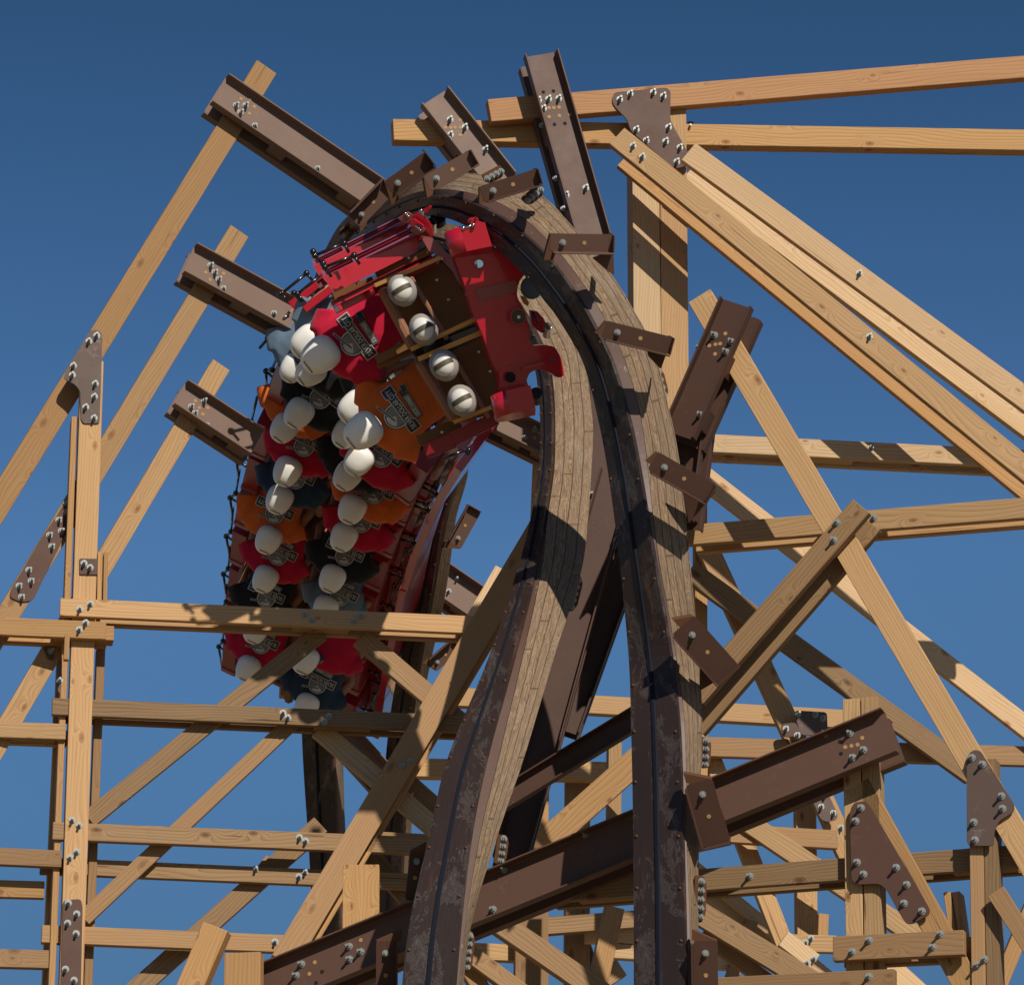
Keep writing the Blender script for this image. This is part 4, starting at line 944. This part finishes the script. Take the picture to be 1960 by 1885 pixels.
person(502, 1222, 38.5, UB, (474, 1280), .2, 'red', 'person in crimson half hidden behind the brace, lowest of the left column', True, 1.0, 21)
person(640, 1228, 37.7, UB, (584, 1264), .3, 'red', 'person in crimson just below the first long crossbeam, white head at its left', False, 1.05, 22)
person(610, 1298, 38.6, UB, (586, 1352), .2, 'navy', 'person in dark navy logo shirt, lowest rider of the whole train', True, 1.0, 23)

# ---------------------------------------------------------------- cars
PATH = [(727, 712, 29.2), (690, 785, 32.0), (655, 862, 33.6), (632, 930, 34.9), (610, 1000, 36.0), (594, 1070, 37.0), (584, 1142, 38.0), (574, 1215, 38.9), (566, 1285, 39.6), (560, 1350, 40.4)]
UD = [UF, UM, UB, UB, UB, UB, UB, UB, UB, UB]
def tubes(name, parent, segs, r, balls=(), br=.03, m=M_BLK, mw=None, bad=None):
    bm = bmesh.new()
    for a, b in segs: bm_tube(bm, a, b, r)
    for c in balls: bm_ball(bm, c, br)
    return link(name, finish(bm), m, parent, None)
def car(i):
    P = W(*PATH[i]); Q = W(*PATH[i + 1]); t = Q - P; st = t.length; t.normalize()
    u2 = UD[i]; U = (RT * u2[0] + UPV * u2[1]); U = (U - t * U.dot(t)).normalized(); e = -(t.cross(U)).normalized()
    # e must point to the upper left of the picture
    if (RT * -1 + UPV).dot(e) < 0: e = -e
    pt = lambda a, b, c: P + e * a + t * b + U * c
    o = empty('train_car', Matrix.Translation(P))
    words = ['second', 'third', 'fourth', 'fifth', 'sixth', 'seventh', 'eighth', 'ninth']
    tag(o, 'red open train car, %s counted back from the big red front chassis' % words[i - 1], 'train car', 'red cars of the upside-down train')
    def hexa(a0, a1, b0, b1, c0, c1, bev=.006):
        bm = bmesh.new(); V = [bm.verts.new(pt(a, b, c)) for a in (a0, a1) for b in (b0, b1) for c in (c0, c1)]
        for f in ((0, 1, 3, 2), (4, 6, 7, 5), (0, 4, 5, 1), (2, 3, 7, 6), (0, 2, 6, 4), (1, 5, 7, 3)): bm.faces.new([V[k] for k in f])
        bmesh.ops.recalc_face_normals(bm, faces=bm.faces)
        if bev: bmesh.ops.bevel(bm, geom=list(bm.edges), offset=bev, segments=2, affect='EDGES')
        return finish(bm)
    ln = st * .92
    for s in (-1, 1):
        sp = link('side_panel', hexa(s * .60, s * .75, -.25, ln - .48, -.14, .16), M_REDD, o)
        link('end_block', hexa(s * .595, s * .755, ln - .475, ln - .38, -.15, .17), M_REDP, sp)
        link('upper_sill', hexa(s * .64, s * (.78 if s > 0 else .88), -.22, ln - .3, -.46, -.17), M_RED, o)
        link('brown_armrest', hexa(s * .46, s * .59, -.2, ln - .4, -.12, .10, .02), M_LEA, o)
        link('latch', hexa(s * .47, s * .54, ln - .38, ln - .30, -.02, .05, .004), M_CHR, o)
        hx = .84 if s > 0 else -.84; z0, z1 = -.02, .06
        a = pt(hx, -.28, -.04); b = pt(hx, ln - .62, -.04); c = pt(hx + s * .05, ln - .40, -.05)
        segs = [(a, b), (b, c), (b, pt(s * .75, ln - .64, -.02)), (c, pt(s * .75, ln - .42, -.03)), (c, pt(hx, ln + .02, -.04))]
        tubes('handrail', o, segs, .012, [b, c], .028)
        link('seat_shell', hexa(s * .07, s * .43, .36, .52, -.34, .04, .04), M_LEA, o)
        bm = bmesh.new(); bm_ball(bm, pt(s * .50, -.05, .03), .014); link('chrome_stud', finish(bm), M_CHR, o)
    link('outer_shell', hexa(-.90, -.97, -.25, ln - .05, -.62, -.02), M_RED, o)
    link('centre_divider', hexa(-.045, .045, .12, .5, -.26, .16, .02), M_LEA, o)
    link('under_frame', hexa(-.56, .56, .38, .52, -.62, -.36, .02), M_REDD, o)
    link('lap_bar', hexa(-.42, .42, -.06, .02, -.44, -.38, .02), M_LEAT, o)
    link('floor_pan', hexa(-.60, .60, .12, ln + .1, -.74, -.68, .01), M_REDD, o)
    link('coupler', hexa(-.06, .06, .4, ln + .1, -.60, -.50, .01), M_BLK, o)
    return o
for i in range(1, 9): car(i)

# ---------------------------------------------------------------- the leading car
FC = empty('train_car', W(760, 680, 28.9) and Matrix.Translation(W(760, 680, 28.9)))
tag(FC, 'leading red train car with the big red wheel chassis, gold trim and two roof bars', 'train car', 'red cars of the upside-down train')
A1 = lambda l: [(503 + x / 5.815, 357.7 + y / 5.815) for x, y in l]
A2 = lambda l: [(782.4 + x / 5.815, 357.7 + y / 5.815) for x, y in l]
A4 = lambda l: [(782.4 + x / 5.815, 637.1 + y / 5.815) for x, y in l]
pb = facing(720, 500, 28.4, 20, 22)
def pbar(name, pts, off, th, m, r=0, bev=.004, pl=None, par=FC): return plate_part(name, pl or pb, pts, off, th, m, par, r, bev)
# two long red bars, each a channel with an open top
def bar(tl, tr, br_, bl, D, dep):
    """front wall polygon given by four picture points; dep metres thick channel with recess on its upper side"""
    pl = facing((tl[0] + tr[0]) / 2, (tl[1] + tr[1]) / 2, D, 14, 6)
    o = plate_part('roof_bar', pl, [tl, tr, br_, bl], 0, .02, M_RED, FC, 0, .003)
    back = [pl.hit(*p) for p in (tl, tr, br_, bl)]
    X = (back[1] - back[0]).normalized(); Z_ = (back[0] - back[3]).normalized(); N = pl.n
    mw = frame(back[3], X, N); Lx = (back[1] - back[0]).length; h = (back[0] - back[3]).length
    def bx(nm, x0, x1, y0, y1, z0, z1, m=M_RED):
        bm = bmesh.new(); bm_box(bm, x0, x1, y0, y1, z0, z1, .003); link(nm, finish(bm), m, o, mw)
    s = Vector((X.x, X.y, X.z))
    sh = (back[0] - back[3]).dot(X)
    bx('rear_wall', sh, Lx + sh, -dep, -dep + .02, h * .25, h)
    bx('bar_floor', sh, Lx + sh, -dep + .022, -.022, h * .55, h * .66)
    for k in (0.0, .32, .97): bx('cross_rib', sh + k * Lx, sh + k * Lx + .03, -dep + .022, -.022, h * .67, h * .98)
    bx('lower_lip', sh, Lx + sh, -dep + .022, -.022, h * .30, h * .36, M_REDD)
    return o
bar((619, 531), (811, 437), (797, 482), (641, 560), 28.3, .16)
bar((600, 510), (789, 414), (778, 441), (612, 527), 28.5, .15)
def tray(p0, p1, D, hgt, par):
    dx, dy = p1[0] - p0[0], p1[1] - p0[1]; l = math.hypot(dx, dy); nx, ny = dy / l, -dx / l
    pl = facing((p0[0] + p1[0]) / 2, (p0[1] + p1[1]) / 2, D, -12, 16)
    def band(nm, a, b, off, th, m, t0=0, t1=1):
        P_ = [(p0[0] + dx * t0 + nx * a, p0[1] + dy * t0 + ny * a), (p0[0] + dx * t1 + nx * a, p0[1] + dy * t1 + ny * a), (p0[0] + dx * t1 + nx * b, p0[1] + dy * t1 + ny * b), (p0[0] + dx * t0 + nx * b, p0[1] + dy * t0 + ny * b)]
        plate_part(nm, pl, P_, off, th, m, par, 0, .001)
    band('tray_floor', 0, hgt, -.03, .02, M_RED); band('near_rim', -1.2, 1.6, .004, .05, M_LIL); band('far_rim', hgt - 1.5, hgt + .6, .0, .05, M_LIL)  # lilac rims carry the painted sky sheen
    band('inner_step', hgt * .45, hgt * .58, -.012, .016, M_REDD)
    for t in (0.0, .30, .94): band('cross_rib', 1.8, hgt - 1.7, .002, .04, M_LIL, t, t + (.05 if t > .5 else .03))
tray((620, 531), (811, 438), 28.28, 13, FC); tray((601, 509), (789, 415), 28.48, 11, FC)
ppl = facing(800, 430, 28.25, -10, -20)
pbar('end_cap', A1([(1610, 280), (1660, 310), (1660, 360), (1560, 400), (1500, 350)]), .04, .015, M_REDP, 1, .002, ppl)
e2 = pbar('end_cap', A1([(1690, 430), (1750, 420), (1800, 470), (1800, 500), (1700, 535), (1640, 490)]), .04, .015, M_REDP, 1, .002, ppl)
for q in A1([(1590, 300), (1607, 315), (1622, 330), (1705, 438), (1720, 452), (1737, 468), (1755, 485)]):
    bm = bmesh.new(); bm_ball(bm, ppl.hit(*q, .042), .011, seg=8); link('chrome_rivet', finish(bm), M_CHR, FC)
pbar('bar_link', A1([(1600, 400), (1680, 360), (1790, 440), (1720, 490)]), .02, .03, M_RED, 0, .003, ppl)
pbar('bar_link', A1([(1655, 330), (1860, 215), (1880, 235), (1800, 320), (1870, 430), (1900, 540), (1880, 570), (1790, 470)]), -.04, .03, M_RED, 2, .004, ppl)
# big side plate (pinkish) joining bars and chassis
sp = facing(860, 520, 28.25, -14, 6)
pbar('side_plate', A2([(112, 530), (175, 468), (250, 560), (330, 640), (460, 770), (640, 935), (690, 1090), (790, 1290), (800, 1450), (690, 1470), (710, 1360), (712, 1320), (570, 1090), (480, 940), (380, 830), (270, 735), (230, 732)]), 0, .025, M_REDP, 3, .004, sp)
# chassis plate
cp = facing(960, 600, 27.95, 10, -4)
ch = pbar('chassis_plate', [(867, 486), (921, 430), (936, 468), (952, 476), (975, 492), (996, 512), (1006, 524), (996, 536), (990, 552), (990, 568), (996, 580), (1006, 600), (1014, 629), (1013, 650), (1019, 662), (1044, 660), (1062, 664), (1074, 684), (1081, 719), (1070, 724), (1052, 712), (1030, 706), (1014, 714), (1008, 728), (1013, 742), (956, 756), (955, 718), (940, 690), (922, 640), (902, 594), (893, 560)], .0, .13, M_RED, 5, .006, cp)
pbar('stiffener_band', A2([(735, 1145), (1180, 1035), (1215, 1080), (1210, 1165), (790, 1280)]), .012, .012, M_REDP, 0, .003, cp, ch)
pbar('stiffener_rib', A4([(1265, 385), (1530, 310), (1530, 345), (1262, 410)]), .055, .055, M_RED, 0, .003, cp, ch)
pbar('patch_plate', A4([(1000, 455), (1020, 400), (1160, 358), (1168, 425), (1245, 400), (1300, 610), (1060, 690), (1040, 600)]), .014, .014, M_RED, 2, .003, cp, ch)
def cylp(name, x, y, D, r, dep, m, par=FC, tx=0, ty=0, r1=None, seg=28):
    pl = facing(x, y, D, tx, ty); bm = bmesh.new(); rr = r * D / F
    bm_cyl(bm, rr * (r1 or 1), rr, -dep, 0, seg); bmesh.ops.bevel(bm, geom=[e for e in bm.edges if all(abs(v.co.y) < 1e-4 for v in e.verts)], offset=rr * .12, segments=2, affect='EDGES')
    return link(name, finish(bm), m, par, frame(pl.p, RT, pl.n))
hb = cylp('wheel_hub', 992, 606, 27.88, 16, .09, M_RED, FC, 8); cylp('hub_cap', 992, 606, 27.84, 13, .04, M_BLK, hb, 8); cylp('hub_bolt', 993, 607, 27.82, 3.2, .03, M_CHR, hb, 8)
cylp('round_hole', 977, 722, 27.915, 10, .02, M_HOLE, ch, 10)
kn = cylp('chrome_knob', 917, 505, 27.86, 8, .06, M_CHR, FC, 20, 10); cylp('knob_tip', 911, 503, 27.79, 3, .03, M_CHR, kn)
cylp('road_wheel', 1018, 550, 28.15, 22, .10, mat('grey_blue_wheel', (.12, .17, .23), .35), FC, 15)
cylp('guide_wheel', 1048, 624, 28.1, 9, .12, M_CHR, FC, 50, 30); cylp('guide_wheel', 825, 424, 28.5, 11, .10, M_CHR, FC, 40, 40); cylp('wheel_shadow_side', 838, 416, 28.56, 15, .06, M_RUB, FC, 50, 40)
cylp('lower_guide_wheel', 1026, 752, 28.2, 12, .14, M_RUB, FC, 40, 20); cylp('guide_wheel', 940, 484, 28.1, 9, .08, M_CHR, FC, -30, -50)
cylp('axle_nut', 1058, 687, 27.87, 5, .05, M_BLK, FC)
pbar('bogie_arm', A2([(1350, 1370), (1430, 1385), (1500, 1460), (1545, 1560), (1540, 1600), (1490, 1630), (1400, 1570), (1370, 1500)]), -.10, .06, M_RED, 2, .004, cp)
pbar('bogie_arm', A2([(1245, 1210), (1300, 1225), (1340, 1290), (1330, 1330), (1290, 1300)]), -.12, .05, M_GOLD, 2, .004, cp)
def carrier(p0, p1, g, D, dep, label='wheel_carrier'):
    pl = facing((p0[0] + p1[0]) / 2, (p0[1] + p1[1]) / 2, D, 0, 0)
    a = pl.hit(*p0); b = pl.hit(*p1); X = b - a; wd = X.length; X.normalize()
    G = pl.hit(p0[0] + g[0], p0[1] + g[1]) - a
    Y = (-FW + UPV * .25).normalized(); bm = bmesh.new(); pts = []
    for i in range(13):
        t = math.pi / 2 + math.pi * i / 12; pts.append((dep / 2 + dep / 2 * math.cos(t), dep / 2 * math.sin(t)))
    pts = [(x * 1.2, y) for x, y in pts] + [(wd, -dep / 2), (wd, dep / 2)]
    T_ = [a + X * x + Y * y for x, y in pts]
    A_ = [bm.verts.new(p) for p in T_]; B_ = [bm.verts.new(p + G) for p in T_]
    k = len(A_)
    bm.faces.new(A_); bm.faces.new(B_[::-1])
    for i in range(k): bm.faces.new((A_[i], B_[i], B_[(i + 1) % k], A_[(i + 1) % k]))
    bmesh.ops.recalc_face_normals(bm, faces=bm.faces)
    me = finish(bm)
    for p in me.polygons: p.use_smooth = len(p.vertices) == 4 and p.area < .02
    return link(label, me, M_RED, FC)
carrier((850, 449), (928, 433), (14, 46), 27.85, .19)
carrier((938, 761), (1015, 744), (10, 44), 27.93, .19)
pbar('bracket_ear', A2([(655, 370), (680, 345), (750, 335), (775, 350), (780, 385), (820, 390), (835, 420), (875, 600), (860, 690), (800, 700), (700, 420), (655, 400)]), .06, .02, M_RED, 3, .003, facing(905, 440, 27.83, 0, -5))
for q in A2([(680, 385), (742, 363)]): cylp('ear_hole', q[0], q[1], 27.75, 2.6, .006, M_HOLE)
bm = bmesh.new(); bm_tube(bm, W(884, 438, 27.76), W(908, 431, 27.76), .012); bm_ball(bm, W(887, 437, 27.76), .018); bm_ball(bm, W(906, 431, 27.74), .016); link('chrome_pin', finish(bm), M_CHR, FC)
bm = bmesh.new(); bm_tube(bm, W(806, 404, 28.15), W(814, 416, 28.17), .014); bm_ball(bm, W(806, 404, 28.15), .018); link('chrome_pin', finish(bm), M_CHR, FC)
bm = bmesh.new(); bm_tube(bm, W(1020, 598, 27.95), W(1030, 618, 27.95), .012, .012); link('black_pin', finish(bm), M_BLK, FC)
# cabin: brown floor panels, divider pads, gold trim
fp = facing(840, 650, 28.40, -6, 6)
pbar('floor_panel', [(745, 552), (846, 500), (872, 530), (916, 618), (792, 668)], -.16, .02, M_LEA, 2, .004, fp)
pbar('floor_panel', [(826, 692), (926, 642), (958, 745), (952, 790), (868, 812)], -.16, .02, M_LEA, 2, .004, fp)
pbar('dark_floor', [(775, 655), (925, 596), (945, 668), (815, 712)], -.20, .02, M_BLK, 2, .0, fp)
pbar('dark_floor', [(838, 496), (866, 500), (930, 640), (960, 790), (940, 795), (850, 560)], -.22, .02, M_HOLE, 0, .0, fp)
def pad(p, q, wd, D, m, name, ex=.03):
    pl = facing((p[0] + q[0]) / 2, (p[1] + q[1]) / 2, D); a = pl.hit(*p); b = pl.hit(*q)
    h = wd * D / F / 2; mw = frame(a, b - a, pl.n); bm = bmesh.new(); bm_box(bm, 0, (b - a).length, -.09, 0, -h, h, ex * .8)
    r = link(name, finish(bm), m, FC, mw); return r
pad((728, 548), (792, 668), 20, 28.35, M_LEAT, 'lap_bar'); pad((800, 690), (872, 806), 20, 28.35, M_LEAT, 'lap_bar')
pad((786, 530), (856, 650), 9, 28.42, M_LEAT, 'foot_rail', .012); pad((866, 680), (936, 800), 9, 28.42, M_LEAT, 'foot_rail', .012)
def trim(p, q, wd, D, m=M_GOLD, name='gold_trim', dp=.04): 
    pl = facing((p[0] + q[0]) / 2, (p[1] + q[1]) / 2, D); a = pl.hit(*p); b = pl.hit(*q)
    h = wd * D / F / 2; mw = frame(a, b - a, pl.n); bm = bmesh.new(); bm_box(bm, 0, (b - a).length, -dp, 0, -h, h, .003); return link(name, finish(bm), m, FC, mw)
trim((717, 547), (844, 493), 8, 28.22); trim((786, 669), (907, 612), 9, 28.24); trim((800, 688), (922, 636), 10, 28.24); trim((868, 808), (941, 779), 8, 28.24)
trim((720, 690), (790, 655), 17, 28.55, M_LEA, 'divider_pad', .08); trim((722, 702), (790, 672), 10, 28.6, M_LEA, 'divider_pad', .08)
trim((640, 572), (716, 540), 24, 28.55, M_LEA, 'brown_armrest', .12); trim((800, 845), (880, 808), 22, 28.7, M_LEA, 'brown_armrest', .12)
trim((720, 528), (836, 474), 14, 28.4, M_LEA, 'brown_armrest', .1)
trim((813, 864), (868, 843), 30, 28.5, M_REDD, 'side_panel', .10); trim((866, 842), (950, 800), 26, 28.5, M_REDD, 'side_panel', .10)
for q in A1([(1625, 790), (1040, 1075), (1935, 1035)]) + A2([(310, 1038), (438, 1255)]) + A4([(775, 210), (900, 428), (370, 1103)]):
    bm = bmesh.new(); bm_ball(bm, W(q[0], q[1], 28.36 if q[0] > 760 else 28.40), .012, seg=8); link('chrome_stud', finish(bm), M_CHR, FC)
# front handrails, black rods with ball ends
def rods(segs, balls, D, name='handrail', r=.012, br=.025):
    return tubes(name, FC, [(W(*a, D), W(*b, D)) for a, b in segs], r, [W(*c, D) for c in balls], br)
def rodsA(sg, bl, D, **k): rods([tuple(A1([a, b])) for a, b in sg], A1(bl), D, **k)
rodsA([((580, 765), (900, 630)), ((905, 630), (960, 735)), ((560, 725), (650, 850))], [(560, 725), (580, 765), (905, 630)], 28.1)
rodsA([((690, 895), (1015, 765)), ((1015, 765), (1080, 865)), ((670, 855), (765, 1005))], [(670, 855), (690, 895), (1015, 765)], 28.05)
rodsA([((215, 1185), (485, 965)), ((485, 965), (560, 1050)), ((205, 1190), (290, 1280))], [(485, 965), (215, 1185), (190, 1192)], 30.2)
rodsA([((385, 1195), (640, 990)), ((385, 1195), (465, 1285)), ((345, 1185), (430, 1290))], [(345, 1185), (385, 1195)], 30.1)
rodsA([((95, 1640), (300, 1390)), ((95, 1640), (190, 1700)), ((60, 1685), (160, 1760)), ((60, 1685), (-40, 1800))], [(95, 1640), (55, 1685)], 31.4)
rods([((848, 878), (890, 862)), ((890, 862), (897, 868))], [(895, 866), (897, 862)], 29.5)
# red roof bars of the second car showing at the left
c2 = [o for o in bpy.data.objects if o.name == 'train_car'][0]
def c2bar(p, q, wd, D, m): 
    pl = facing((p[0] + q[0]) / 2, (p[1] + q[1]) / 2, D); a = pl.hit(*p); b = pl.hit(*q)
    h = wd * D / F / 2; bm = bmesh.new(); bm_box(bm, 0, (b - a).length, -.12, 0, -h, h, .004); link('roof_bar', finish(bm), m, bpy.data.objects['train_car'], frame(a, b - a, pl.n))
c2bar((556, 585), (622, 532), 15, 30.4, M_RED); c2bar((582, 592), (634, 553), 15, 30.2, M_RED)
bpy.context.view_layer.update()

bpy.context.view_layer.update()
